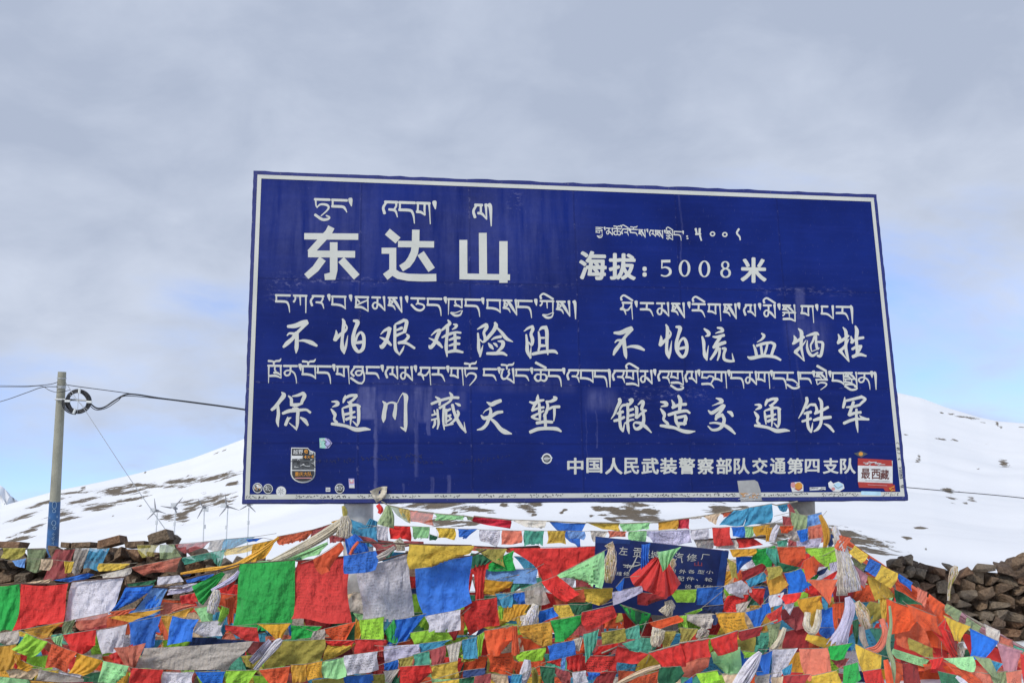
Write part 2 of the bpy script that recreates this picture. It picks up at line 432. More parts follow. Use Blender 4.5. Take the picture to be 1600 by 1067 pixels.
wall("dry stone wall of brown boulders on the right beyond the flags", 12.2,
     [(1180, 890), (1290, 872), (1340, 872), (1372, 871), (1395, 868), (1418, 864), (1440, 876), (1480, 878), (1495, 884), (1508, 878), (1530, 877), (1560, 880), (1578, 872), (1600, 862), (1640, 858), (1720, 862), (1850, 870), (2000, 866), (2200, 880)],
     (1180, 2150), 1012, 3)
wall("low dry stone wall at the far left behind faded flags", 11.6,
     [(-80, 856), (0, 856), (60, 857), (160, 856), (235, 853), (290, 856), (330, 866), (430, 872), (560, 888), (720, 890)], (-80, 720), 1012, 8, 0.115)
def loose(px, py, wpx, hpx, rot, mi, label, seed, depth=11.55):
    rng = np.random.RandomState(seed); mp_ = depth / F
    P = at(px, py, depth)
    Vv, Ff = rock(rng, wpx * mp_ / 2, .12, hpx * mp_ / 2, rot, 0, 1)
    o = mesh("loose_stone", Vv + P, Ff, ROCK[mi], base=at(px, py + hpx / 2, depth))
    tag(o, label, "stone", "loose stones along the wall top")
loose(16, 851.5, 46, 11, -.05, 1, "long flat reddish stone on wall top at the left frame edge", 1)
loose(108, 852, 15, 9, -.1, 0, "small stone on wall top just right of the pole", 2)
loose(133, 851.5, 29, 8.5, .02, 0, "flat stone capping the wall between small and tilted stones", 4)
loose(175, 847, 37, 12.5, .24, 1, "smooth brown stone tilted up on the wall top", 6)
loose(215, 851, 30, 10, .05, 0, "low rounded stone beside the big square block", 7)
loose(251, 840, 34, 17, .28, 4, "biggest square ochre block standing on the wall top", 9)
loose(272, 845, 10, 18, -.5, 2, "narrow grey stone leaning behind the square ochre block", 12, 11.75)
# ------------------------------------------------------------------ utility pole, cables, turbines
DP = 24.0
m, t, n, b = newmat("pole_concrete")
z = nz(t, None, 3, 6, 0.6); z2 = nz(t, None, 30, 3, 0.6)
c = ramp(t, z.outputs[0], [(0.3, (.21, .205, .155)), (0.7, (.34, .33, .255))])
t.links.new(mixc(t, 0.3, c, ramp(t, z2.outputs[0], [(0.3, (.14, .13, .1)), (0.7, (.30, .29, .23))])), b.inputs['Base Color']); b.inputs['Roughness'].default_value = .85
CONC = m
BLUEP = simple("pole_blue_paint", (.014, .075, .20), 0.5, 0.45, 4)
WHITEP = simple("pole_white_paint", (.22, .32, .42), 0.6, 0.2, 9)
BLACK = simple("cable_black", (.012, .012, .014), 0.45, 0.2, 20)
STEEL = simple("galvanised_steel", (.42, .43, .43), 0.45, 0.2, 12, 0.6)
STRAP = simple("coil_strap_white", (.62, .64, .62), 0.5, 0.1, 9)
pt, pb = at(97, 581, DP), at(80.5, 880, DP)
gz = float(ground_z(math.hypot(pb[0], pb[1]), math.atan2(pb[0], pb[1])))
axis = (pt - pb) / np.linalg.norm(pt - pb)
k = (gz - 0.3 - pb[2]) / axis[2]; foot = pb + axis * k
pole = thing("utility_pole", foot, "tall grey concrete utility pole with blue painted base", "pole")
L_ = np.linalg.norm(pt - foot)
rt, rb_ = 6.2 * DP / F, 9.0 * DP / F
def prad(p): 
    s = np.dot(p - pt, -axis) / np.linalg.norm(pb - pt); return rt + (rb_ - rt) * s
split = at(84.5, 783, DP); s_ = np.dot(split - foot, axis); split = foot + axis * s_
pts = [split, split + (pt - split) * .5, pt]
V, Fc = tube(pts, [prad(p) for p in pts], 20); mesh("shaft", V, Fc, CONC, pole, smooth=False)
pts = [foot, foot + axis * (s_ * .5), split]
V, Fc = tube(pts, [prad(p) + .004 for p in pts], 20); bb = mesh("painted_base", V, Fc, BLUEP, pole)
# white painted marks down the blue base: rings and zigzag letters facing the viewer
def on_pole(px, py, lift=.012):
    # point on the pole face seen at the pixel
    d = ray(px, py); P = EYE + d * (DP - 0.2); 
    q = split + axis * np.dot(P - split, axis); r = prad(q) + lift
    vdir = EYE - q; vdir -= axis * vdir.dot(axis); vdir /= np.linalg.norm(vdir)
    side = np.cross(axis, vdir); off = np.dot((EYE + d * DP) - q, side)
    off = max(-r * .97, min(r * .97, off))
    return q + side * off + vdir * math.sqrt(max(r * r - off * off, 0))
mk = MB()
def pmark(pxs, r=.006):
    V, Fc = tube([on_pole(x, y) for x, y in pxs], r, 6); mk.add(V, Fc)
def ring(cx, cy, rx, ry): pmark([(cx + rx * math.cos(q), cy + ry * math.sin(q)) for q in np.linspace(0, 6.283, 13)])
ring(85, 790, 3.4, 5.5); ring(84.5, 799, 2.5, 2.5); ring(84, 818, 3.2, 4); ring(85, 826, 2.4, 2.2)
pmark([(81, 836), (84, 833), (83, 837), (86, 835)]); pmark([(80.5, 842), (85, 839), (81.5, 844.5), (86, 842.5), (83, 846)]); pmark([(81, 850), (83.5, 847.5), (83, 852)])
pmark([(77, 808.5), (90, 807.5)], .007); pmark([(77, 810.5), (90, 809.5)], .007)
mk.build("painted_marking", WHITEP, bb, label="white painted marks on the blue pole base")
fit = MB()
def clamp(cy, hpx, extra=.012):
    c0 = at(0, 0, DP)
    q = None
    P = at(92, cy, DP); q = foot + axis * np.dot(P - foot, axis)
    V, Fc = tube([q - axis * hpx * DP / F / 2, q + axis * hpx * DP / F / 2], prad(q) + extra, 20); return V, Fc
for cy, hh in ((604, 4), (623.5, 2.4), (590.5, 1.6)):
    V, Fc = clamp(cy, hh); fit.add(V, Fc)
fit.build("clamp", STEEL, pole)
mesh("cross_arm", *tube([at(86, 623.5, DP - .14), at(140, 625.8, DP - .16)], .022, 8), STEEL, pole)
coil = thing("cable_coil", at(122, 646, DP - .2), "coil of black cable tied to the utility pole's cross arm", "cable coil")
cc = MB(); rng = np.random.RandomState(2)
for k in range(16):
    cx, cy = 122.5 + rng.uniform(-1.2, 1), 627 + rng.uniform(-.8, 1.2); rr = 17 + rng.uniform(-2.6, 2.8)
    P = [at(cx + rr * 1.03 * math.cos(q) + .8 * math.sin(3 * q + k), cy + rr * .98 * math.sin(q), DP - .22 + .07 * math.sin(q * 2 + k) * .6) for q in np.linspace(0, 6.2832, 37)]
    V, Fc = tube(P, .020, 6, False); cc.add(V, Fc)
for k in range(3):
    P = [at(119 + (17 + 2.4 * k) * math.cos(q), 630 + (13 + 2 * k) * math.sin(q), DP - .26) for q in np.linspace(1.6, 3.5, 14)]
    V, Fc = tube(P, .014, 6); cc.add(V, Fc)
cc.build("cable_loops", BLACK, coil, smooth=True)
for q in (-1.47, .05, 1.95, 3.17):
    ca, sa = math.cos(q), math.sin(q)
    P = [at(122.5 + 13 * ca, 627 + 13 * sa, DP - .33), at(122.5 + 21 * ca, 627 + 20.5 * sa, DP - .33)]
    V, Fc = tube(P, .026, 8); mesh("tie", V, Fc, STRAP, coil)
for a_, b_ in (((123, 610), (121, 645)), ((109, 616), (137, 640))):
    mesh("spoke", *tube([at(*a_, DP - .3), at(*b_, DP - .3)], .005, 6), STEEL, coil)
def wire(name, label, pts, r, mat=BLACK, cat="cable", k=8):
    """pts: (px,py,depth)"""
    P = [at(*p) for p in pts]; P = catmull(P, k)
    o = mesh(name, *tube(P, r, 6), mat, base=P[0]); return tag(o, label, cat)
D = DP
wire("overhead_wire", "upper thin wire running left from the pole top", [(-60, 602, D + 8), (0, 602.5, D + 3), (40, 603, D + 1), (62, 602, D), (80, 600, D), (90, 597, D - .15)], .008)
wire("overhead_wire", "sagging thin wire just below the upper left wire", [(-60, 606, D + 8), (0, 604.5, D + 3), (38, 604.5, D + 1), (64, 603, D), (78, 610, D - .2), (92, 613, D - .25), (110, 609, D)], .007)
wire("overhead_wire", "lowest wire slanting down left from the pole", [(-60, 642, D + 8), (0, 627.5, D + 3), (40, 614, D + 1), (66, 605, D), (90, 604, D - .15)], .009)
wire("overhead_wire", "long thin wire leaving the pole top to the right", [(103, 601, D), (130, 605, D), (190, 613, D + .5), (300, 629, D + 2), (420, 647, D + 4), (700, 700, D + 8)], .009)
wire("overhead_wire", "thick black drop cable sagging from the coil to the right", [(142, 631, D - .2), (148, 636, D - .2), (155, 638, D - .2), (165, 635, D), (180, 625, D), (196, 616.5, D), (215, 616.5, D + .3), (250, 622, D + 1), (310, 629.5, D + 2), (385, 640, D + 3), (520, 662, D + 5)], .018)
wire("overhead_wire", "second slack loop just under the thick drop cable", [(141, 634, D - .2), (147, 639, D - .2), (155, 640.2, D - .2), (168, 636.5, D), (184, 626, D), (198, 618.5, D), (250, 623, D + .9), (310, 630.5, D + 1.9), (385, 641, D + 2.9), (520, 663, D + 4.9)], .010)
wire("guy_wire", "thin guy wire slanting down from the pole to the wall", [(103, 598, D), (120, 624, D - .6), (135, 644, D - 1.1), (200, 743, D - 5), (262, 832, D - 9), (282, 860, D - 10.5)], .007, STEEL)
wire("overhead_wire", "dark cable crossing the snow slope at the right", [(1330, 754, 40), (1425, 762, 40), (1480, 767, 40), (1540, 772, 40), (1600, 778, 40), (1720, 792, 40)], .016)

# small wind turbines
TW = simple("turbine_grey", (.50, .52, .53), 0.5, 0.15, 3)
TB = simple("turbine_blade_dark", (.19, .19, .20), 0.5, 0.2, 3)
DT = 42.0
def turbine(label, hub, tips, base, tail):
    zb = at(*base, DT)
    foot = np.array([zb[0], zb[1], float(ground_z(math.hypot(zb[0], zb[1]), math.atan2(zb[0], zb[1])) - .1)])
    H = at(hub[0], hub[1], DT)
    t = thing("wind_turbine", foot, label, "wind turbine", "small wind turbines on the snow")
    top = H + np.array([0, .12, -.08]); P = [foot, foot + (top - foot) * .45, top]
    V, Fc = tube(P, [.030, .027, .02], 8); mo = mesh("mast", V, Fc, TW, t)
    j = foot + (top - foot) * .62
    mesh("mast_collar", *tube([at(*base, DT) + np.array([0, 0, .40]), at(*base, DT) + np.array([0, 0, .55])], .045, 8), TW, mo)
    V, Fc = tube([H + np.array([0, -.10, 0]), H, H + np.array([0, .22, .0]), H + np.array([0, .36, 0])], [.03, .06, .05, .02], 8); mesh("nacelle", V, Fc, TB, t)
    T_ = at(tail[0], tail[1], DT + .5)
    mb = MB(); V, Fc = tube([H + np.array([0, .3, 0]), T_], .014, 5); mb.add(V, Fc)
    V, Fc = box(T_ + np.array([-.11, 0, -.08]), [.22, .02, 0], [0, .02, 0], [0, 0, .17]); mb.add(V, Fc)
    mb.build("tail_vane", TW, t)
    for (x, y) in tips:
        E = at(x, y, DT); d = E - H; L = np.linalg.norm(d); d /= L; s = np.cross(d, [0, 1.0, 0]); s /= np.linalg.norm(s)
        V = []; prof = [(0.04, .016, .016), (.16, .018, .02), (.28, .040, .015), (.62, .027, .009), (1.0, .010, .005)]
        for (q, wd, th) in prof:
            c0 = H + d * L * q + np.array([0, -.05, 0])
            V += [c0 - s * wd * .5, c0 + np.array([0, -th, 0]), c0 + s * wd, c0 + np.array([0, th, 0])]
        Fc = []
        for i in range(len(prof) - 1):
            for k in range(4): Fc.append((i * 4 + k, i * 4 + (k + 1) % 4, i * 4 + 4 + (k + 1) % 4, i * 4 + 4 + k))
        Fc += [(0, 1, 2, 3), (16, 17, 18, 19)]
        mesh("blade", V, Fc, TB, t)
turbine("leftmost small wind turbine standing by the guy wire", (244.3, 797.5), [(242, 778.5), (260, 802.5), (230.5, 811.5)], (243.3, 836), (239, 797))
turbine("wind turbine with a blade in front of the dark boulders", (272.8, 793.5), [(286.3, 777), (251.5, 790.5), (277.5, 803)], (271.5, 838), (271, 789))
turbine("third wind turbine, rotor in front of a brown patch", (318, 792), [(310, 779.5), (308.5, 810), (330, 789)], (318.8, 842), (321, 796))
turbine("tallest wind turbine, fourth from the left", (354.8, 791.3), [(352.8, 772), (374, 797), (343, 806)], (352.6, 843), (349, 789.5))
turbine("last wind turbine half behind the sign's lower left corner", (387.8, 788.5), [(374.8, 796.5), (391, 772), (400, 800)], (387.2, 836), (391, 786))
# ------------------------------------------------------------------ the big road sign
_d1 = M3 @ np.array([(12227 - 800) / F, -(717 - 533.5) / F, -1.0]); SU = _d1 / np.linalg.norm(_d1)      # along the board
SV = np.array([0, 0, 1.0]); SU -= SV * SU.dot(SV); SU /= np.linalg.norm(SU)
SN = np.cross(SU, SV)                                   # out of the board towards the camera
if SN.dot(EYE - at(800, 533, 9)) < 0: SN = -SN
S0 = at(397, 267, 10.6)
def sgn(px, py, off=0.0, o=None):
    """point of the board seen at a photo pixel, lifted off metres"""
    d = ray(px, py); k = (S0 + SN * off - EYE).dot(SN) / d.dot(SN); return EYE + d * k
def uv_of(P): q = P - S0; return q.dot(SU), q.dot(SV)
BLp = sgn(378.5, 786.5); TRp = sgn(1369.5, 304)
mid = sgn(890, 786)
sb = mid.copy(); sb[2] = float(ground_z(math.hypot(mid[0], mid[1]), math.atan2(mid[0], mid[1])))
sign = thing("road_sign", sb, "big blue mountain pass sign with white Chinese and Tibetan lettering", "road sign")
c = [sgn(396, 267), sgn(1369.5, 304), sgn(1419, 781.5), sgn(378, 786.5)]
Wd = np.linalg.norm(c[1] - c[0])

m, t, n, b = newmat("blue_sign_paint")
g = n.new("ShaderNodeNewGeometry")
def dotn(v):
    q = n.new("ShaderNodeVectorMath"); q.operation = 'DOT_PRODUCT'; t.links.new(g.outputs['Position'], q.inputs[0]); q.inputs[1].default_value = v; return q.outputs['Value']
uu = mth(t, 'SUBTRACT', dotn(tuple(SU)), float(S0.dot(SU))); vv = mth(t, 'SUBTRACT', dotn(tuple(SV)), float(S0.dot(SV)))
cmb2 = n.new("ShaderNodeCombineXYZ"); t.links.new(uu, cmb2.inputs[0]); t.links.new(vv, cmb2.inputs[1])
st = n.new("ShaderNodeMapping"); st.inputs['Scale'].default_value = (6.0, .55, 1); t.links.new(cmb2.outputs[0], st.inputs['Vector'])
st2 = n.new("ShaderNodeMapping"); st2.inputs['Scale'].default_value = (.5, 7.0, 1); t.links.new(cmb2.outputs[0], st2.inputs['Vector'])
z1 = nz(t, cmb2.outputs[0], 1.1, 5, 0.6); z2 = nz(t, st.outputs[0], 1.6, 5, 0.65); z3 = nz(t, cmb2.outputs[0], 14, 5, 0.7); z4 = nz(t, st2.outputs[0], 2.2, 4, 0.6)
base = ramp(t, z1.outputs[0], [(0.28, (.0018, .008, .088)), (0.72, (.004, .018, .17))])
base = mixc(t, mth(t, 'MULTIPLY', mth(t, 'SUBTRACT', z4.outputs[0], .5, None, True), 1.2, None, True), base, (.012, .026, .21))
# faded chalky areas and a painted-in sky sheen: old paste marks (boxes in board metres), streaks and joints
uw = mth(t, 'ADD', uu, mth(t, 'MULTIPLY_ADD', z1.outputs[0], .12, mth(t, 'MULTIPLY_ADD', z3.outputs[0], .035, -.078)))
def boxm(x0, y0, x1, y1, soft=.05):
    a0, b0 = uv_of(sgn(x0, y0)); a1, b1 = uv_of(sgn(x1, y1))
    def edge(v, lo, hi):
        if v is uu: v = uw
        k1 = n.new("ShaderNodeMapRange"); k1.interpolation_type = 'SMOOTHSTEP'; t.links.new(v, k1.inputs['Value']); k1.inputs['From Min'].default_value = lo - soft; k1.inputs['From Max'].default_value = lo + soft
        k2 = n.new("ShaderNodeMapRange"); k2.interpolation_type = 'SMOOTHSTEP'; t.links.new(v, k2.inputs['Value']); k2.inputs['From Min'].default_value = hi + soft; k2.inputs['From Max'].default_value = hi - soft
        return mth(t, 'MULTIPLY', k1.outputs[0], k2.outputs[0])
    return mth(t, 'MULTIPLY', edge(uu, min(a0, a1), max(a0, a1)), edge(vv, min(b0, b1), max(b0, b1)))
paste_sheen = None
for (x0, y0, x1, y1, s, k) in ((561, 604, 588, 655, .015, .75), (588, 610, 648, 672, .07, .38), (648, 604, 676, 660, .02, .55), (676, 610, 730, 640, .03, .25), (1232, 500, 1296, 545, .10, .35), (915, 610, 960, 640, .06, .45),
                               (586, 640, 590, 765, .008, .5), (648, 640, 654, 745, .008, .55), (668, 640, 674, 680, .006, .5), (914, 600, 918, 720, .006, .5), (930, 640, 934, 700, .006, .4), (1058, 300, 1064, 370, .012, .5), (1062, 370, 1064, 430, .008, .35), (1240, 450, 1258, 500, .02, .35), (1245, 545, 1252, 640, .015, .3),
                               (672, 745, 677, 770, .006, .45), (698, 742, 704, 770, .006, .5), (629, 755, 632, 770, .004, .4), (560, 590, 900, 614, .03, .14), (410, 280, 620, 440, .5, .26), (640, 280, 900, 440, .5, .22)):  # last two boxes: sky reflection at upper left, painted into the blue
    v = mth(t, 'MULTIPLY', boxm(x0, y0, x1, y1, s), k); paste_sheen = v if paste_sheen is None else mth(t, 'MAXIMUM', paste_sheen, v)
pst_sheen = mth(t, 'MULTIPLY', paste_sheen, mth(t, 'MULTIPLY_ADD', z3.outputs[0], 1.1, 0.25), None, True)
pst_sheen = mth(t, 'MULTIPLY', pst_sheen, mth(t, 'MULTIPLY_ADD', mth(t, 'SUBTRACT', z2.outputs[0], .36), 4.2, .15, True), None, True)
base = mixc(t, mth(t, 'MULTIPLY', pst_sheen, .8, None, True), base, (.17, .18, .36))
# scratches where the upper joint has been rubbed bare
sc_ = n.new("ShaderNodeMapping"); sc_.inputs['Scale'].default_value = (14, 26, 1); t.links.new(cmb2.outputs[0], sc_.inputs['Vector'])
zq = nz(t, sc_.outputs[0], 1.0, 6, .75); scr = None
for (x0, y0, x1, y1, s, k) in ((418, 429, 470, 470, .06, 1.0), (430, 431, 610, 445, .04, 1.0), (690, 440, 900, 450, .03, .7), (970, 606, 1110, 626, .06, .8), (1180, 448, 1330, 462, .04, .7), (795, 300, 815, 330, .05, .8)):
    v = mth(t, 'MULTIPLY', boxm(x0, y0, x1, y1, s), k); scr = v if scr is None else mth(t, 'MAXIMUM', scr, v)
scm = n.new("ShaderNodeMapRange"); scm.inputs['From Min'].default_value = .53; scm.inputs['From Max'].default_value = .62; t.links.new(zq.outputs[0], scm.inputs['Value'])
base = mixc(t, mth(t, 'MULTIPLY', mth(t, 'MULTIPLY', scr, scm.outputs[0]), .38), base, (.28, .28, .46))
# joints between the sheets
joint = None
for (x0, y0, x1, y1, vert) in ((410, 436, 1385, 456, 0), (405, 597, 1395, 607, 0), (395, 692, 1402, 693, 0), (565, 285, 558, 770, 1), (737, 290, 733, 770, 1), (902, 295, 906, 770, 1), (1062, 300, 1072, 768, 1), (1222, 305, 1240, 765, 1)):
    a0, b0 = uv_of(sgn(x0, y0)); a1, b1 = uv_of(sgn(x1, y1)); pos = (a0 + a1) / 2 if vert else (b0 + b1) / 2
    dd = mth(t, 'ABSOLUTE', mth(t, 'SUBTRACT', mth(t, 'MULTIPLY_ADD', z1.outputs[0], .03, uu if vert else vv), pos + .015))
    q = n.new("ShaderNodeMapRange"); q.inputs['From Min'].default_value = .0135; q.inputs['From Max'].default_value = .004; t.links.new(dd, q.inputs['Value'])
    joint = q.outputs[0] if joint is None else mth(t, 'MAXIMUM', joint, q.outputs[0])
jl = mth(t, 'MULTIPLY', joint, mth(t, 'GREATER_THAN', z3.outputs[0], .60)); jd = mth(t, 'MULTIPLY', joint, mth(t, 'MULTIPLY_ADD', z1.outputs[0], .6, .1))
base = mixc(t, mth(t, 'MULTIPLY', jl, .26), base, (.25, .25, .42)); base = mixc(t, mth(t, 'MULTIPLY', jd, .7), base, (.002, .005, .06))
zs = nz(t, st.outputs[0], 26, 3, .6); fl = mth(t, 'GREATER_THAN', zs.outputs[0], .69)
base = mixc(t, mth(t, 'MULTIPLY', fl, .25), base, (.2, .2, .35))
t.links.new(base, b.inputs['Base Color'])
t.links.new(mth(t, 'MULTIPLY_ADD', z1.outputs[0], .3, .20), b.inputs['Roughness']); b.inputs['Specular IOR Level'].default_value = .17
bump(t, mth(t, 'ADD', mth(t, 'MULTIPLY', z1.outputs[0], 1.0), mth(t, 'ADD', mth(t, 'MULTIPLY', joint, .08), mth(t, 'MULTIPLY', z4.outputs[0], .25))), .35, .06, b)
BLUE = m
m, t, n, b = newmat("sign_edge_paint")
z1 = nz(t, None, 9, 5, .7); z2 = nz(t, None, 60, 3, .7)
cc_ = ramp(t, z1.outputs[0], [(.3, (.006, .012, .11)), (.7, (.012, .022, .17))])
t.links.new(mixc(t, mth(t, 'GREATER_THAN', z2.outputs[0], .66), cc_, (.16, .16, .2)), b.inputs['Base Color']); b.inputs['Roughness'].default_value = .5
EDGE = m
m, t, n, b = newmat("sign_white_paint")
z1 = nz(t, None, 3, 5, .6); z2 = nz(t, None, 45, 4, .7)
cc_ = ramp(t, z1.outputs[0], [(.3, (.49, .50, .45)), (.7, (.58, .58, .53))])
t.links.new(mixc(t, mth(t, 'MULTIPLY', mth(t, 'GREATER_THAN', z2.outputs[0], .68), .5), cc_, (.35, .36, .42)), b.inputs['Base Color']); b.inputs['Roughness'].default_value = .45
WHITE = m
GALV = simple("post_steel", (.62, .61, .60), .5, .45, 4, .1, .15)

GALD = simple("post_steel_weathered", (.27, .25, .215), .6, .5, 5, .1, .2)
# board: slightly ragged outline, with real thickness and a folded rim
def edge_line(p, q, k, amp):
    rng = np.random.RandomState(k); outp = []
    for s in np.linspace(0, 1, 60)[:-1]:
        P = p * (1 - s) + q * s; outp.append(P + (SV if abs((q - p).dot(SV)) < abs((q - p).dot(SU)) else SU) * rng.uniform(-amp, amp) * (0 < s))
    return outp
outl = edge_line(c[0], c[1], 1, .006) + edge_line(c[1], c[2], 2, .004) + edge_line(c[2], c[3], 3, .003) + edge_line(c[3], c[0], 4, .003)
no = len(outl); V = [p for p in outl] + [p - SN * .07 for p in outl]
Fc = [tuple(range(no))[::-1], tuple(range(no, 2 * no))] + [(i, (i + 1) % no, no + (i + 1) % no, no + i) for i in range(no)]
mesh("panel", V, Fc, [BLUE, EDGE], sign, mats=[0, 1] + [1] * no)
def frame_strip(o4, i4, off, name, mat, parent, label=None):
    V = [sgn(*p, off) for p in o4] + [sgn(*p, off) for p in i4]
    return mesh(name, V, [(i, (i + 1) % 4, 4 + (i + 1) % 4, 4 + i) for i in range(4)], mat, parent, label=label)
frame_strip([(396.4, 267.6), (1369, 304.6), (1418.4, 781), (378.6, 786)], [(402.3, 273), (1365.2, 309.3), (1413.6, 775.3), (382.6, 780)], .003, "rim", EDGE, sign)
frame_strip([(402.3, 273), (1365.2, 309.3), (1413.6, 775.3), (382.6, 780)], [(408.3, 279.2), (1360.8, 315.2), (1406.8, 768.3), (389.8, 772.2)], .0040, "border", WHITE, sign)
# rails behind the board and the two posts
def slab(p0, p1, h, dep, off):
    a, b_ = sgn(*p0) - SN * off, sgn(*p1) - SN * off
    return box(a, b_ - a, -SN * dep, SV * h)
rl = MB()
for (p0, p1) in (((384, 770), (1414, 765)), ((388, 640), (1400, 640)), ((393, 470), (1384, 480)), ((398, 300), (1368, 330))):
    rl.add(*slab(p0, p1, .07, .06, .075))
rl.build("back_rail", GALV, sign)
def post(px, wpx):
    top = sgn(px, 420) - SN * .27; P = sgn(px, 800) - SN * .27
    r = wpx / 2 * np.dot(P - EYE, -M3[:, 2] * -1 if False else M3 @ np.array([0, 0, -1.0])) / F
    foot = P.copy(); foot[2] = float(ground_z(math.hypot(P[0], P[1]), math.atan2(P[0], P[1]))) - .2
    mesh("post", *tube([foot, foot * .5 + top * .5, top], r, 24), GALV if px < 900 else GALD, sign, smooth=True); return P, r
PL, PLr = post(563, 46); PR, PRr = post(1258, 40)

# ---- lettering -----------------------------------------------------------
def ribbon(pts, flat, z0, ST, fn, k=6):
    """pts px,py,w -> strip of quads on the board"""
    P = np.asarray(pts, float)
    if not flat: P = catmull(P, k); P[:, 2] = np.maximum(P[:, 2], .25)
    n_ = len(P); T = np.zeros((n_, 2))
    for i in range(n_):
        T[i] = P[min(i + 1, n_ - 1), :2] - P[max(i - 1, 0), :2]
        T[i] /= (np.linalg.norm(T[i]) + 1e-9)
    L = []; Rr = []
    for i in range(n_):
        nn = np.array([-T[i][1], T[i][0]]); wv = P[i, 2] / 2
        if flat and 0 < i < n_ - 1:
            a = P[i, :2] - P[i - 1, :2]; a /= np.linalg.norm(a); b_ = P[i + 1, :2] - P[i, :2]; b_ /= np.linalg.norm(b_)
            wv /= max(.5, math.sqrt((1 + a.dot(b_)) / 2))
        L.append(P[i, :2] + nn * wv); Rr.append(P[i, :2] - nn * wv)
    if not flat:      # round the ends
        for e, s in ((0, -1), (n_ - 1, 1)):
            for (fr, sc) in ((.45, .86), (.75, .5)):
                cpt = P[e, :2] + T[e] * s * P[e, 2] * .5 * fr; nn = np.array([-T[e][1], T[e][0]]) * P[e, 2] / 2 * sc
                if s < 0: L.insert(0, cpt + nn); Rr.insert(0, cpt - nn)
                else: L.append(cpt + nn); Rr.append(cpt - nn)
    n_ = len(L); V = [fn(*L[i], z0 + i * 4e-6) for i in range(n_)] + [fn(*Rr[i], z0 + i * 4e-6) for i in range(n_)]
    ST.add(V, [(i, i + 1, n_ + i + 1, n_ + i) for i in range(n_ - 1)])
def parse(s): return [tuple(float(v) for v in p.split(',')) for p in s.split(';')]
class Letter:
    def __init__(s, fn=None): s.mb = MB(); s.k = 0; s.fn = fn or sgn
    def stroke(s, pts, flat=False):
        ribbon(pts, flat, .0022 + (s.k % 24) * .00009, s.mb, s.fn); s.k += 1
    def block(s, ox, oy, sc, strokes, flat=False, wk=1.0, tf=None):
        for q in strokes.split('|'):
            pts = []
            for (x, y, wv) in parse(q.strip()):
                if tf: x, y, wv = tf(x, y, wv)
                pts.append((ox + x / sc, oy + y / sc, wv / sc * wk))
            s.stroke(pts, flat)
    def done(s, label, parent=None, mat=None, name="lettering"):
        return s.mb.build(name, mat or WHITE, parent or sign, label=label)
# headline
L = Letter()
L.block(370, 260, 3.019, "318,330,30;573,332,30|446,286,33;433,312,33;345,408,32|336,413,32;558,415,32|457,358,36;457,490,36;452,518,34;414,522,28|405,436,36;372,482,34;328,520,30|492,440,36;566,522,36", True)
L.block(480, 295, 5.333, "668,358,64;757,432,64|757,461,53;1057,464,53|905,342,62;903,470,62;893,530,62;868,585,62;836,630,60;782,664,58|945,538,64;1037,676,64|620,517,50;742,517,50|713,494,58;713,690,58|650,735,62;716,684,58|700,684,60;760,722,60;840,738,60;960,742,62;1076,740,62", True)
L.block(480, 295, 5.333, "1301,427,66;1302,755,66|1463,368,66;1466,722,66|1270,730,50;1690,738,50", True)
L.stroke([(786.6, 377, 13), (786.6, 442, 13)], True)
L.done("large white characters naming the pass")
ZH = 10.667
BU = "215,320,50;330,310,75;450,265,85;520,245,75|530,260,60;430,360,50;350,440,50|200,470,20;240,435,35;330,445,50|340,440,60;290,520,60;200,600,70;140,660,40|355,430,70;360,560,65;355,680,65;348,765,15|400,560,25;480,555,45;600,590,70;690,640,40"
PA = "1125,200,30;1145,260,60;1130,400,55;1115,560,50;1120,680,70;1150,775,20|1150,770,20;1180,640,40;1210,470,8|1015,385,15;1020,450,50;1000,540,70|1000,540,60;1080,460,55;1160,400,45;1195,340,30;1170,280,20|1310,225,40;1375,250,70;1330,370,55;1300,500,65;1305,620,65;1350,710,60;1400,740,50;1460,690,60;1480,580,55;1470,470,55;1425,420,40;1370,470,40;1340,560,40|1340,595,45;1440,580,55"
JIAN = "160,450,15;220,390,40;300,355,65|310,355,60;280,480,55;240,580,65;180,660,70;150,640,30|145,500,15;210,530,45;270,570,60;330,630,35|400,285,25;470,255,50;540,220,50|540,215,50;590,240,60;575,330,60;555,410,60|395,310,45;395,450,50;395,600,50;410,710,55;470,790,20|470,790,30;520,710,35;550,640,10|430,380,35;510,345,50|420,470,50;500,435,40;560,410,35|590,450,25;620,490,50;560,560,45;460,595,50|470,590,45;590,600,45;720,680,40"
NAN = "1000,470,15;1080,400,40;1140,385,60|1145,390,60;1100,490,60;1060,590,60;990,670,60;965,640,25|965,515,15;1040,550,40;1120,600,60;1185,670,30|1280,215,25;1310,270,55;1250,320,50;1180,380,35|1370,285,20;1420,300,50;1400,340,40;1350,370,15|1270,330,55;1270,420,50;1255,550,50;1250,680,55;1265,820,20|1180,505,25;1270,460,50;1400,420,40;1490,425,35|1300,545,30;1400,510,55;1475,510,40|1300,640,30;1400,610,50;1470,610,40|1260,750,40;1400,725,55;1525,750,35|1390,420,45;1400,560,50;1395,730,50"
XIAN = "120,365,20;190,325,45;260,290,55|270,290,50;270,340,60;225,420,45;240,490,50;250,540,60;210,580,30;160,540,25|125,435,30;135,560,45;140,700,55;165,825,15|160,820,30;185,720,35;210,630,8|410,260,40;425,310,70;380,400,60;270,530,55|440,340,30;520,420,50;600,520,60;705,575,15|350,545,15;410,510,40;505,490,50|300,600,20;340,650,60;380,695,25|385,600,20;420,620,45;450,660,20|460,565,20;540,580,60;530,660,60;440,750,30|280,770,45;400,770,55;530,765,55;605,800,30"
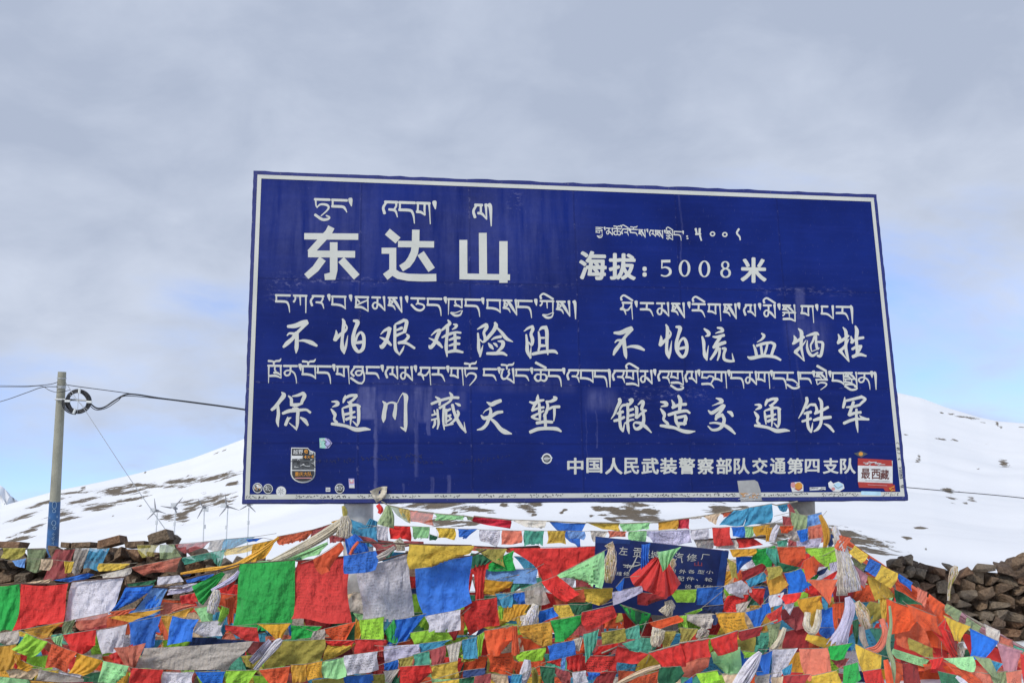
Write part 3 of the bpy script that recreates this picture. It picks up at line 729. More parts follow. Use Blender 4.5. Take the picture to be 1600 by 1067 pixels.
ZU = "895,400,15;960,350,40;1035,320,45|1030,320,50;1040,370,55;1010,450,50;1035,540,60;1020,630,40;970,580,20|930,460,30;945,600,50;950,730,60;1000,850,20|1000,845,35;1005,740,25;1012,650,8|1145,390,15;1190,345,50;1260,335,60|1255,335,60;1275,420,60;1275,600,55;1290,785,25|1135,410,25;1150,520,45;1150,650,40;1135,720,35|1160,510,35;1230,510,35|1165,640,55;1240,640,40|1040,780,50;1150,755,55;1300,735,55;1400,735,55;1450,770,25"
L = Letter(); L.block(430, 480, ZH, BU + "|" + PA); L.block(580, 480, ZH, JIAN + "|" + NAN); L.block(735, 480, ZH, XIAN + "|" + ZU)
L.done("upper left brush slogan")
BU2 = "160,320,40;260,320,70;370,275,80;440,245,70|450,260,60;360,360,50;300,440,50|170,480,20;210,445,35;290,445,45|290,450,60;240,530,60;180,610,65;145,685,30|315,430,65;330,560,65;345,680,60;360,750,15|370,560,25;450,545,45;560,560,65;655,605,35"
PA2 = "1020,185,25;1045,250,55;1040,400,55;1030,560,50;1040,660,60;1070,745,20|1070,745,20;1090,630,40;1115,450,8|935,370,15;940,430,50;925,520,60|925,520,60;1000,450,50;1070,390,50;1100,330,30;1070,270,18|1190,220,35;1255,240,65;1225,360,50;1195,480,55;1200,600,60;1250,690,55;1300,720,50;1350,670,55;1370,560,55;1350,460,55;1310,410,40;1250,470,40;1220,560,40|1220,590,45;1330,565,50"
LIU = "165,255,30;230,310,60;235,355,55;180,378,12|130,385,30;155,480,55;160,600,45;175,700,60;210,775,20|205,770,30;215,660,30;235,530,8|385,235,30;450,250,50;470,290,45;400,310,30;350,330,12|310,385,25;380,390,50;490,360,50|430,400,50;370,480,50;320,560,40|320,560,50;420,510,60;510,480,55|390,560,50;340,660,50;270,760,35|420,580,45;415,680,40;385,775,25|470,580,40;515,590,50;490,680,45;500,760,50;580,790,45;660,790,35|655,790,35;640,720,25;628,660,8"
XUE = "1120,330,25;1160,370,50;1120,430,35;1045,475,12|985,520,25;1015,600,45;1035,690,50|1040,535,40;1150,500,50;1280,480,40|1280,480,40;1335,520,55;1310,610,50;1280,700,45|1110,540,40;1130,690,45|1215,520,35;1195,600,40;1165,690,35|890,720,25;950,740,60;1150,705,50;1330,720,50;1435,770,35"
XI = "240,250,20;290,310,60;290,420,55;285,540,50;310,680,35;340,790,15|165,365,15;190,430,60;170,490,50|150,500,40;230,450,50;330,390,45|370,440,10;320,510,30;260,570,50;195,630,60|185,640,50;250,700,30;335,785,20|370,375,20;460,345,45;540,330,55;580,355,20|510,380,40;480,460,35;445,530,30;460,630,20|535,370,35;535,480,40;555,580,45;590,570,15|390,450,12;385,560,40;420,660,50;480,700,45;560,650,30|560,470,30;640,485,45;640,580,50;610,700,50;560,700,40|460,630,15;540,600,15"
SHENG = "985,230,20;1030,300,55;1035,440,50;1030,560,50;1050,680,45;1085,800,15|905,345,20;930,420,55;905,480,50|900,490,45;990,430,50;1075,370,35|1085,420,10;1040,500,35;990,570,45;930,620,55|935,620,55;1000,700,30;1075,790,20|1190,210,30;1215,290,65;1205,420,55;1215,560,50;1225,690,55|1115,380,20;1140,460,55;1130,490,30|1120,480,40;1220,420,45;1320,400,45|1140,590,45;1210,550,45;1285,545,50|1280,560,40;1240,630,45;1190,690,40|1150,715,55;1260,680,55;1365,705,30"
L = Letter(); L.block(945, 490, ZH, BU2 + "|" + PA2); L.block(1085, 490, ZH, LIU + "|" + XUE); L.block(1225, 490, ZH, XI + "|" + SHENG)
L.done("upper right brush slogan")
BAO = "215,190,20;250,240,75;180,340,60;110,430,60;50,480,45|150,420,45;160,550,55;145,670,55;160,760,15|330,250,25;375,300,50;380,380,50;430,420,40|395,255,20;480,240,45;570,205,55|575,205,55;595,250,65;560,330,55;540,380,40|370,395,50;460,400,60;560,375,30|235,540,45;340,500,60;480,490,55;620,480,40;690,525,40|400,460,30;480,470,50;480,600,55;475,720,50;460,820,15|450,790,40;400,750,25;340,700,15|370,610,15;320,640,50;280,730,50|315,600,15;300,660,40|530,610,30;600,660,65;650,735,35"
TONG = "1050,345,20;1130,350,50;1145,390,60;1060,435,15|1040,470,25;1090,540,60;1105,570,50;1090,640,40;1130,690,50|1050,715,45;1150,725,55;1300,755,50;1450,810,70;1600,800,60;1690,810,20|1275,240,15;1260,300,50;1240,360,25|1270,285,45;1360,245,50;1460,240,50|1460,250,50;1410,310,45;1340,360,40|1315,350,20;1370,390,60;1380,410,40|1225,460,25;1240,560,45;1255,690,20|1240,450,30;1370,410,50;1460,400,45;1510,430,55|1495,430,55;1500,560,55;1495,680,50;1475,755,15|1470,740,40;1400,670,15|1260,560,45;1370,535,45;1430,515,35|1290,640,50;1370,610,45;1440,605,35|1360,400,50;1370,560,50;1360,735,15"
CHUAN = "140,340,20;185,400,65;165,520,70;155,620,70;150,690,15|200,400,40;240,370,30;300,360,35;360,380,40|355,385,50;350,470,55;335,570,65;345,640,20|385,370,12;425,280,12;465,215,15|475,205,25;525,260,75;520,400,55;520,600,60;520,740,60;520,840,20|515,820,40;470,790,35;430,765,8"
ZANG = "1020,265,25;1080,310,60;1090,350,50;1085,400,40|955,380,50;1100,325,50;1280,280,50;1400,280,50|1255,195,25;1290,250,60;1265,330,45;1200,380,40;1090,450,50|1350,370,20;1410,400,55;1435,415,20|1160,430,50;1150,560,45;1150,680,45;1165,810,20|995,490,25;1010,540,35|1050,480,40;1060,600,45;1070,700,45;1050,800,25|960,570,35;1060,545,35|955,650,35;1070,620,35|1010,650,40;1005,720,45;975,775,30|1195,480,50;1195,700,35|1200,500,50;1265,470,40|1200,590,35;1270,570,40|1240,590,30;1270,620,30|1200,680,35;1280,630,40|1180,740,40;1310,715,30|1300,400,55;1330,520,55;1380,640,60;1450,760,60;1525,860,20|1520,855,35;1505,770,25;1495,680,8|1385,500,40;1400,550,55;1340,650,50;1250,720,25"
TIAN = "275,355,20;350,390,70;420,360,70;500,330,60|210,545,8;250,495,20;320,460,30|325,450,40;340,520,50;310,620,55;270,720,55;200,790,50;115,815,20|180,575,25;230,620,60;340,590,60;440,530,55;530,515,45|340,630,40;420,700,60;500,800,70;580,850,80;685,880,20"
QIAN = "1125,230,15;1120,290,55;1110,350,45;1060,420,45;1030,480,30|990,350,30;1060,370,50;1140,335,50;1220,320,35|1030,490,45;1130,455,40;1220,440,40|1145,380,45;1155,520,50;1160,650,30|1220,500,30;1140,540,35;1060,580,45;1030,600,50|1030,600,45;1090,630,40;1160,640,25|1390,265,30;1420,295,65;1340,340,45;1260,340,25|1270,340,40;1290,420,45;1265,520,50;1225,590,35|1300,470,40;1380,435,45;1480,430,50|1400,450,45;1400,560,40;1390,670,15|1240,560,50;1250,700,50;1250,790,50|1110,700,55;1240,680,50;1360,685,50|1000,850,55;1130,800,60;1300,790,55;1440,800,60;1510,840,30"
L = Letter(); L.block(420, 595, ZH, BAO + "|" + TONG); L.block(585, 595, ZH, CHUAN); L.block(585, 595, ZH, ZANG, wk=.9); L.block(735, 595, ZH, TIAN + "|" + QIAN)
L.done("lower left brush slogan")
DUAN = "245,250,55;250,300,60;200,400,45;160,500,35;105,580,12|250,420,30;290,360,40;340,345,45|210,490,40;300,460,50|160,610,45;240,590,50;320,550,45|255,450,50;250,600,50;265,720,50;300,780,40|300,785,35;320,700,25;328,640,8|410,265,40;450,270,70;420,330,45;370,370,30|380,330,50;385,480,45;380,620,45;390,740,50;405,825,15|400,440,45;470,415,45|400,530,45;480,510,45|350,650,40;420,600,40;480,590,30|500,370,25;530,400,55;530,500,50;520,560,40|555,340,20;620,290,55;640,320,55;615,420,50;690,440,30|530,560,45;620,480,40;690,440,30|640,490,50;650,560,50;640,640,60;590,720,60;520,745,50;480,690,25;500,640,30;560,640,40|500,640,30;590,650,50;680,710,55;775,805,20"
ZAO = "930,295,25;1010,310,60;1030,350,50;940,372,20|930,410,25;980,480,60;995,520,50;980,590,40;1040,650,50;1050,690,50|930,690,40;1040,705,60;1170,730,50;1300,780,60;1400,795,60;1505,785,15|1115,265,15;1150,340,55;1140,390,45|1130,390,50;1240,345,50;1350,335,50|1225,195,40;1260,270,65;1250,400,55;1245,470,40|1065,510,50;1200,470,55;1350,445,50;1415,480,35|1175,520,40;1190,620,55;1235,710,35|1200,560,50;1340,530,45|1340,530,50;1350,580,60;1320,670,50|1220,660,60;1350,655,40"
JIAO = "255,235,20;330,260,60;350,295,55;280,325,30;190,360,10|125,440,20;180,480,60;270,430,55;370,360,60|380,360,70;340,440,50;260,530,50|250,590,40;270,550,55;360,510,50|360,520,50;390,590,55;360,690,60;290,750,50;190,760,40;120,700,20|150,650,25;250,645,35;380,680,50;480,740,60;570,825,30|450,460,30;500,480,60;530,530,40"
TIE = "270,230,50;275,290,55;230,400,45;190,480,35;135,570,12|270,400,35;330,345,40;410,345,50|235,490,40;340,465,50|200,620,40;340,575,45|290,470,50;285,620,45;300,720,50;340,790,40|345,800,30;360,720,30;372,640,8|475,235,30;515,300,55;520,420,50;515,560,50;505,660,50;460,740,50;395,785,25|420,350,30;440,430,50;420,480,40|410,490,40;520,440,50;625,385,45|390,600,40;500,570,60;670,550,50|560,660,15;640,700,50;720,790,35"
JUN = "905,220,15;900,310,50;880,390,40|915,280,40;1040,250,45;1180,215,50|1180,210,50;1250,250,40;1200,300,45;1150,350,35|1050,300,50;1010,420,50;980,510,55|935,385,25;1040,375,45;1160,345,40|985,510,60;1080,480,45;1170,470,45|1100,420,40;1100,550,45;1110,680,45;1125,805,10|895,650,50;1000,605,50;1120,570,45|1150,520,10;1200,560,40;1305,590,30|1110,580,40;1300,585,40"
L = Letter(); L.block(945, 600, ZH, DUAN + "|" + ZAO); L.block(1095, 600, ZH, JIAO)
L.block(1095, 600, ZH, TONG, tf=lambda x, y, wv: (903 + (x - 1050) * .9, 245 + (y - 240) * .935, wv * .95)); L.block(1235, 600, ZH, TIE + "|" + JUN)
L.done("lower right brush slogan")
# ---- Tibetan letters: strokes in a unit cell (x 0..1, y 0 head line .. 1 foot of long stems)
HD = "0,.06,.125;1,.06,.125"
GL = {
 'da': HD + "|.04,.06,.09;.03,.42,.09|0,.40,.13;.68,.41,.13;.86,.52,.11;.94,.72,.08;.98,1,.04",
 'nga': HD + "|.04,.06,.09;.03,.42,.09|0,.40,.13;.68,.41,.13;.86,.50,.11;1,.70,.04",
 'ka': "0.02,.06,.125;1,.06,.125|.10,.06,.1;.14,.24,.09;.02,.40,.12|.5,.1,.10;.53,.58,.05|.95,.06,.1;.94,1,.055",
 'achung': ".2,.06,.125;.98,.06,.125|.3,.06,.1;.08,.32,.12;.16,.58,.13|.9,.06,.1;.92,.22,.09;.80,.38,.09|.46,.40,.11;.76,.42,.12;.9,.5,.1;1,.74,.04",
 'ba': HD + "|.04,.06,.09;.03,.5,.1|0,.50,.13;.4,.51,.13;.75,.58,.12;1,.74,.05|.95,.06,.1;.96,.4,.07;.98,.74,.06",
 'tha': HD + "|.06,.06,.1;.03,.6,.1|.08,.16,.08;.30,.32,.1|.08,.52,.08;.5,.36,.1;.95,.22,.08|0,.62,.13;.5,.63,.13;1,.84,.06|.95,.06,.1;.98,.84,.06",
 'ma': "0.02,.06,.12;.62,.06,.12|.42,.08,.1;.42,.30,.1|.42,.34,.1;.18,.36,.09;.06,.52,.1;.18,.68,.1;.36,.64,.1;.42,.44,.09|.40,.38,.11;.66,.52,.13;.97,.78,.05|.9,.03,.15;.93,.3,.09;.97,.78,.06",
 'sa': "0,.06,.12;.6,.06,.12|.1,.06,.1;.06,.48,.11|.12,.2,.08;.3,.3,.1;.06,.46,.08|0,.47,.12;.34,.52,.12;.5,.72,.04|.34,.1,.14;.62,.42,.16;.97,.86,.05|.9,.03,.15;.93,.35,.09;.97,.86,.06",
 'ca': HD + "|.5,.06,.1;.5,.34,.1|.02,.42,.12;.35,.66,.13;.7,.72,.12;.95,.58,.1;.9,.42,.1;.5,.34,.1;.36,.40,.06",
 'kha': "0,.06,.12;1,.06,.12|.05,.06,.1;.04,.5,.07;.03,1,.04|.95,.06,.1;.97,.56,.07|.52,.1,.08;.5,.28,.08;.58,.34,.08|.46,.44,.13;.7,.45,.12;.97,.58,.06",
 'shad': ".2,.04,.2;.45,.2,.16;.6,1,.05",
 'tsheg': ".45,0,.2;.55,.12,.16;.75,.30,.05",
 'ra': HD + "|.5,.06,.1;.48,.36,.11|0,.42,.13;.6,.42,.13;.82,.52,.1;1,.80,.04",
 'ga': "0,.06,.125;.92,.06,.125|.08,.06,.09;.05,.46,.09|0,.46,.13;.3,.48,.12;.58,.60,.07|.56,.08,.1;.55,.40,.09;.60,.60,.05|.88,.06,.1;.92,.45,.06;.97,1,.045",
 'la': ".2,.06,.125;.66,.06,.125|.3,.06,.1;.08,.34,.12;.18,.62,.13|.58,.06,.1;.58,.38,.1|.40,.43,.12;.66,.46,.12;.97,.70,.05|.92,.03,.14;.94,.3,.09;.97,.7,.06",
 'sha': ".14,.06,.125;.9,.06,.125|.2,.06,.09;.18,.30,.09;.04,.38,.1|0,.42,.14;.28,.46,.14;.42,.74,.04|.34,.48,.09;.6,.46,.1;.86,.22,.08|.86,.06,.1;.92,.5,.06;.97,1,.045",
 'ya': "0,.06,.1;.2,.06,.1|.12,.08,.1;.02,.42,.11;.16,.60,.12;.42,.56,.1|.62,.06,.1;.56,.2,.1;.62,.30,.1;.44,.52,.1|.42,.56,.1;.7,.66,.12;.98,.84,.05|.9,.03,.15;.94,.4,.09;.98,.84,.06",
 'pa': "0,.06,.12;.5,.06,.12|.04,.06,.09;.04,.44,.1|0,.46,.13;.5,.50,.12;.97,.76,.05|.92,.03,.15;.94,.4,.09;.97,.76,.06",
 'na': HD + "|.52,.06,.1;.5,.28,.1|.5,.3,.09;.2,.32,.09;.04,.44,.1;.16,.58,.1;.4,.54,.1;.52,.34,.08|.56,.32,.1;.8,.46,.09;.92,.7,.07;.97,1,.04",
 'zha': ".25,.06,.125;.9,.06,.125|.32,.06,.1;.04,.38,.11;.22,.56,.12|.86,.06,.1;.88,.24,.1|.86,.28,.1;.5,.28,.1;.36,.40,.1;.5,.52,.1;.74,.48,.1;.86,.28,.08|.88,.26,.1;.98,.5,.09;.97,.8,.08;.8,.97,.1|.02,.68,.13;.5,.92,.12;.8,.97,.1",
 'ta': HD + "|.05,.06,.09;.08,.4,.07;.16,.54,.05|.16,.50,.06;.4,.34,.1;.8,.36,.12;.94,.5,.1;.8,.7,.08;.42,1,.05",
 'hra': HD + "|.06,.06,.09;.02,.36,.09|0,.38,.13;.42,.40,.1|.40,.44,.08;.6,.30,.1;.9,.36,.1;.92,.5,.1;.74,.72,.07|.02,.76,.13;.66,.76,.13;.98,.98,.04",
 'cha': HD + "|.5,.06,.1;.5,.3,.1|.5,.34,.08;.2,.32,.1;.03,.5,.12;.2,.68,.12;.46,.64,.1;.5,.36,.08|.5,.34,.08;.8,.32,.1;.97,.5,.12;.8,.68,.12;.54,.64,.1",
 'i': ".06,-.10,.13;.02,-.24,.1;.24,-.36,.11;.55,-.26,.12;.95,-.08,.12",
 'e': ".12,-.34,.15;.88,-.06,.14",
 'o': ".04,-.20,.13;.36,-.18,.10;.44,-.14,.1;.6,-.2,.11;.86,-.22,.12;.98,-.34,.04|.42,-.16,.1;.44,.04,.1",
 'u': ".02,.76,.12;.5,.96,.13;.9,.93,.11;.98,.84,.08;.78,.78,.07",
 'rsub': ".06,.80,.13;.6,.79,.13;.98,.92,.06|.97,.5,.06;.98,.92,.06",
 'ysub': ".24,.80,.06;.55,.80,.06;.92,.68,.05|.22,.82,.12;.5,.96,.14;.84,.92,.1;1,.68,.05",
}
def tib(Lt, items, p0, p1, U):
    """items: (x0,x1,spec); p0,p1: two points of the head line; U: height in px of a full letter"""
    sl = (p1[1] - p0[1]) / (p1[0] - p0[0])
    for (x0, x1, spec) in items:
        for gname in spec.split('+'):
            nm, *q = gname.split(':'); y0 = float(q[0]) if q else 0.0; ys = float(q[1]) if len(q) > 1 else 1.0
            for st_ in GL[nm].split('|'):
                pts = []
                for (x, y, wv) in parse(st_):
                    X = x0 + x * (x1 - x0); Y = p0[1] + sl * (X - p0[0]) + (y0 + y * ys) * U
                    pts.append((X, Y, max(.8, wv * U * (ys ** .35))))
                Lt.stroke(pts)
T_ = 'tsheg'
L = Letter()
tib(L, [(492, 515, 'ta:0:.8+u'), (519, 542, 'nga:0:.85'), (545, 550.5, T_), (597, 621, 'achung'), (624, 648, 'da'), (651.5, 673, 'ga'), (676.5, 681.6, T_), (738, 761, 'la'), (763, 770.6, 'shad')], (492, 310), (760, 319), 34)
L.done('Tibetan name above the large characters'); L = Letter()
tib(L, [(931, 941.5, 'ra:0:.4+ga:.32:.5+ysub:.12:1'), (943.5, 946, T_), (947, 957.5, 'ma'), (958.7, 970.4, 'o+cha:0:1.05'), (970.7, 982, 'achung+i'), (982.5, 984.6, T_), (985, 996, 'nga+o'), (998, 1008.6, 'sa'), (1010, 1013, T_), (1014, 1024.8, 'la'), (1025.6, 1036, 'sa'), (1037.6, 1040, T_), (1041, 1051.6, 'sa:0:.62+ma:.5:.62+i'), (1053, 1064.6, 'da'), (1066, 1068.4, T_)], (931, 355), (1066, 361.6), 14.6)
for (x, y) in ((1073.6, 369.2), (1074.2, 372.8)): L.stroke([(x - .7, y, 2.2), (x + .7, y, 2.2)])
L.block(920, 340, 6.154, "1028,110,22;1036,150,16;1030,160,16|1030,160,20;1075,158,16|1066,110,22;1066,160,18;1082,220,14|1442,112,20;1424,150,18;1450,185,16;1456,215,12")
for (x, y) in ((1190, 158), (1308, 164)):
    L.block(920, 340, 6.154, ";".join(f"{x + 20 * math.cos(q):.1f},{y + 18 * math.sin(q):.1f},13" for q in np.linspace(0, 6.2832, 13)))
L.done('small Tibetan altitude line')
L = Letter()
tib(L, [(431, 453, 'da'), (458.7, 479, 'ka'), (484, 506, 'achung'), (512, 516, T_), (518.7, 540, 'ba'), (545.7, 550, T_), (555.5, 575.5, 'tha'), (581, 602, 'ma'), (607, 628.5, 'sa'), (633.5, 637.5, T_), (642.5, 663.5, 'ca'), (667.8, 689.7, 'da'), (693.6, 698, T_), (700, 722.5, 'kha:0:.92+ysub'), (727, 750, 'da'), (752, 756.5, T_), (761, 782, 'ba'), (786.6, 808, 'sa'), (809, 831, 'da'), (835, 839.5, T_), (844, 865, 'ka:0:.75+ysub+i'), (870, 891, 'sa'), (896, 901.6, 'shad')], (432, 459.6), (894, 470.2), 28)
L.done('Tibetan line above the upper left slogan'); L = Letter()
tib(L, [(970, 989, 'sha+i'), (992, 996, T_), (1001, 1020.6, 'ra'), (1026, 1045.5, 'ma'), (1049.7, 1070, 'sa'), (1074.6, 1078.5, T_), (1082, 1101.5, 'ra+i'), (1106.7, 1127, 'ga'), (1131, 1151, 'sa'), (1152.4, 1156.4, T_), (1161, 1181, 'la'), (1185, 1189, T_), (1192.8, 1212, 'ma+i'), (1215, 1219.4, T_), (1223, 1243, 'sa:0:.56+ka:.42:.5+rsub:.02:1'), (1252, 1272, 'ga'), (1274, 1278.4, T_), (1283.6, 1302.6, 'pa'), (1307, 1326, 'ra'), (1327.6, 1335, 'shad')], (1007, 472), (1322, 478), 27.2)
L.done('Tibetan line above the upper right slogan')
L = Letter()
tib(L, [(419, 439.5, 'kha+rsub:-.1:.9+o'), (443.7, 464, 'na'), (467, 471, T_), (472.4, 493.4, 'ba+o'), (496, 517, 'da'), (519.7, 523.5, T_), (526, 546.4, 'ga'), (548, 569.4, 'zha'), (572.6, 592.5, 'nga'), (595, 599.4, T_), (601, 622, 'la'), (625, 645, 'ma'), (647.2, 651, T_), (654, 673.6, 'sha'), (675.6, 695, 'ra'), (698, 701.4, T_), (704, 724.5, 'ga'), (725.6, 745, 'ta+o')], (421, 569.6), (745, 573.8), 28.4)
tib(L, [(755.6, 775.4, 'nga'), (778, 781.4, T_), (783, 803.6, 'ya+o'), (806, 826.4, 'nga'), (829, 832.4, T_), (835, 855, 'cha+e'), (857, 877.5, 'da'), (879, 882.6, T_), (885, 905, 'achung'), (907, 927, 'ba'), (929, 949, 'da'), (950, 955.4, 'shad'), (956, 976, 'achung'), (978, 998.4, 'ga:0:.9+rsub+i'), (1000, 1019.4, 'ma'), (1021, 1025, T_), (1027, 1046.4, 'achung'), (1048, 1068, 'ga:0:.8+rsub:-.1:1+u:.06:1.05'), (1069.5, 1089, 'la'), (1090, 1094, T_)], (757, 575), (1090, 579.2), 27.4)
tib(L, [(1096.6, 1116, 'hra'), (1116.5, 1136, 'ga'), (1137, 1140.4, T_), (1142, 1162.6, 'da'), (1164, 1182.6, 'ma'), (1184, 1203.4, 'ga'), (1203.8, 1207, T_), (1208.5, 1229, 'da'), (1229.6, 1249, 'pa+u'), (1250, 1268, 'nga'), (1269.6, 1273, T_), (1275, 1292.6, 'sa:0:.55+ta:.42:.62+e'), (1295, 1298.4, T_), (1300.6, 1319, 'ba'), (1320, 1339.4, 'sa:0:.55+ga:.38:.42+rsub:-.08:1+u:.06:1'), (1341, 1360, 'na'), (1360.4, 1363.4, T_), (1365, 1371.4, 'shad')], (1096, 579.4), (1365, 581.6), 26.8)
L.done('long Tibetan line above the lower slogans')
# ---- printed characters from the built-in font
def glyph(ch, offset=0.0, italic=0.0):
    cu = bpy.data.curves.new("glyph", 'FONT'); cu.body = ch; cu.size = 1.0; cu.offset = offset; cu.resolution_u = 3; cu.shear = italic
    ob = bpy.data.objects.new("glyph", cu); C.objects.link(ob); bpy.context.view_layer.update()
    dg = bpy.context.evaluated_depsgraph_get(); ev = ob.evaluated_get(dg); me = ev.to_mesh()
    V = np.array([v.co[:] for v in me.vertices]); Fc = [tuple(p.vertices) for p in me.polygons]
    ev.to_mesh_clear(); bpy.data.objects.remove(ob); bpy.data.curves.remove(cu); return V, Fc
def put(mb, ch, x0, y0, x1, y1, off=.0022, bold=.02, slope=0.0, fn=None, italic=0.0, mi=0):
    V, Fc = glyph(ch, 0.0, italic)
    if not len(V): return
    lo, hi = V.min(0), V.max(0); s = (V - lo) / np.maximum(hi - lo, 1e-6)
    fn = fn or sgn
    bx = bold * (x1 - x0)                         # weight: the stroke laid down several times, side by side
    sh = [(0, 0)] if bold < .008 else [(0, 0), (-bx, 0), (bx, 0), (0, -bx * .8), (0, bx * .8)] + ([(-bx * .7, -bx * .6), (bx * .7, bx * .6), (-bx * .7, bx * .6), (bx * .7, -bx * .6)] if bold > .03 else [])
    for k, (dx, dy) in enumerate(sh):
        outp = []
        for a, b_, _ in s:
            x = x0 + bx + a * (x1 - x0 - 2 * bx) + dx; y = y1 - bx + (y0 - y1 + 2 * bx) * b_ + dy + slope * (x - x0)
            outp.append(fn(x, y, off + k * .00009))
        mb.add(outp, Fc, mi)
mb = MB()
put(mb, "海", 904.7, 391.5, 948, 437.5, bold=.036, slope=.02); put(mb, "拔", 951, 395, 993.6, 437.5, bold=.036, slope=.02); put(mb, "米", 1157, 401.5, 1198, 442, bold=.036, slope=.02)
L = Letter(); L.mb = mb; L.k = 0
for (x, y) in ((1007.2, 420.2), (1007.2, 429)):
    L.stroke([(x - .6, y, 7), (x + .6, y, 7)])
L.block(920, 340, 6.154, "696,421,26;784,419,26", True)
L.block(920, 340, 6.154, "704,418,12;702,485,11|700,486,10;740,478,16;778,498,24;782,535,25;752,560,16;720,562,13;698,554,14")
for cx in (921, 1112):
    L.block(920, 340, 6.154, ";".join(f"{cx + 43 * math.cos(q):.1f},{(489 if cx < 1000 else 494) + 74 * math.sin(q):.1f},{11 + 15 * abs(math.cos(q)) ** 1.4:.1f}" for q in np.linspace(0, 6.2832, 25)))
L.block(920, 340, 6.154, ";".join(f"{1312 + 30 * math.cos(q):.1f},{457 + 32 * math.sin(q):.1f},{10 + 9 * abs(math.cos(q)):.1f}" for q in np.linspace(0, 6.2832, 21)))
L.block(920, 340, 6.154, ";".join(f"{1316 + 40 * math.cos(q):.1f},{533 + 40 * math.sin(q):.1f},{11 + 12 * abs(math.cos(q)):.1f}" for q in np.linspace(0, 6.2832, 21)))
mb.build("lettering", WHITE, sign, label="white altitude line")
mb = MB()
ORG = "中国人民武装警察部队交通第四支队"
OX = [(18, 92), (105, 178), (190, 270), (275, 345), (355, 435), (440, 518), (525, 600), (610, 685), (695, 767), (775, 848), (858, 930), (940, 1012), (1018, 1092), (1098, 1165), (1180, 1252), (1258, 1330)]
for k_, (ch, (a, b_)) in enumerate(zip(ORG, OX)):
    y0 = 450 + (0 if ch != '四' else 5) + k_ * .1; y1 = 527 - (6 if ch in '四国' else 0) - k_ * .2
    put(mb, ch, 880 + a / 2.909, 560 + y0 / 2.909, 880 + b_ / 2.909, 560 + y1 / 2.909, bold=.032)
mb.build("lettering", WHITE, sign, label="small white line naming the road police unit")

# ---- stickers -----------------------------------------------------------
def flatm(name, col, rough=.5): return simple(name, col, rough, .15, 14)
S_W = flatm("sticker_white", (.62, .63, .62)); S_K = flatm("sticker_black", (.022, .022, .024)); S_O = flatm("sticker_orange", (.62, .27, .03)); S_R = flatm("sticker_red", (.36, .03, .02))
S_G = flatm("sticker_grey", (.24, .25, .26)); S_C = flatm("sticker_mint", (.28, .55, .47)); S_L = flatm("sticker_lilac", (.42, .40, .68)); S_T = flatm("tape_grey", (.33, .33, .32)); S_S = flatm("sticker_pale_blue", (.40, .60, .72)); S_D = flatm("sticker_dark_grey", (.07, .075, .08)); S_P = flatm("sticker_pink", (.55, .25, .25))
INK = flatm("marker_ink", (.03, .03, .05), .6)
class Stick:
    def __init__(s, label): s.mb = MB(); s.mats = []; s.k = 0; s.label = label
    def mi(s, mat):
        if mat not in s.mats: s.mats.append(mat)
        return s.mats.index(mat)
    def poly(s, pts, mat):
        off = .0050 + .0004 * s.k; s.k += 1
        s.mb.add([sgn(x, y, off) for x, y in pts], [tuple(range(len(pts)))], s.mi(mat))
    def disc(s, cx, cy, rx, ry, mat, n=22): s.poly([(cx + rx * math.cos(q), cy + ry * math.sin(q)) for q in np.linspace(0, 6.2832, n)[:-1]], mat)
    def line(s, pts, wv, mat):
        sm = MB(); ribbon([(x, y, wv) for x, y in pts], False, (.0050 + .0004 * s.k), sm, sgn, 4); s.k += 1; s.mb.add(sm.V, sm.F, s.mi(mat))
    def text(s, ch, x0, y0, x1, y1, mat, bold=.01, italic=0): put(s.mb, ch, x0, y0, x1, y1, .0050 + .0004 * s.k, bold, mi=s.mi(mat), italic=italic); s.k += 1
    def scrib(s, x0, y0, x1, y1, n, wv, mat, seed):
        rng = np.random.RandomState(seed)
        for k in range(n):
            x = rng.uniform(x0, x1); y = rng.uniform(y0, y1); s.line([(x, y), (x + rng.uniform(-.18, .18) * (x1 - x0), y + rng.uniform(-.25, .25) * (y1 - y0)), (x + rng.uniform(-.3, .3) * (x1 - x0), y + rng.uniform(-.3, .3) * (y1 - y0))], wv, mat)
    def done(s, name="sticker"): return mesh(name, s.mb.V, s.mb.F, s.mats, sign, mats=s.mb.M, label=s.label)
s = Stick("shield sticker with a grey sketch over orange characters")
shape = [(455, 699), (481, 699.3), (484, 703), (492.5, 706.5), (492.5, 740)] + [(473.5 + 19 * math.cos(q), 740 + 14.2 * math.sin(q)) for q in np.linspace(.15, 2.99, 12)] + [(454, 740)]
s.poly(shape, S_W)
s.poly([(456, 700.6), (480.6, 700.6), (483.6, 704), (491.4, 707.4), (491.4, 716.4), (475, 717), (474, 711.6), (456, 711.6)], S_K)
s.poly([(456.3, 716.6), (491.3, 715.6), (491.3, 733.8), (456.3, 733.8)], S_D); s.scrib(459, 718, 489, 732, 14, .9, S_K, 3); s.scrib(460, 718, 488, 728, 7, .7, S_W, 4)
s.poly([(456.3, 735.3), (491, 735.3), (491, 741)] + [(473.5 + 17 * math.cos(q), 740.5 + 11.4 * math.sin(q)) for q in np.linspace(.15, 2.99, 10)] + [(456.3, 741)], S_K)
s.text("越", 458, 702.2, 465.4, 709.4, S_W); s.text("野", 466.2, 702.2, 473.4, 709.4, S_W); s.text("e", 475.4, 702, 481, 708, S_O, .03); s.text("族", 483, 704, 490, 710, S_W)
s.poly([(473.4, 711), (491, 709.4), (490.6, 716.6), (472.6, 717.4)], S_K); s.text("4", 474.4, 711.2, 479, 716.2, S_O, .03); s.text("X", 480.2, 712, 484.4, 715.8, S_O, .03); s.text("4", 485.6, 710.6, 490.4, 715.6, S_O, .03)
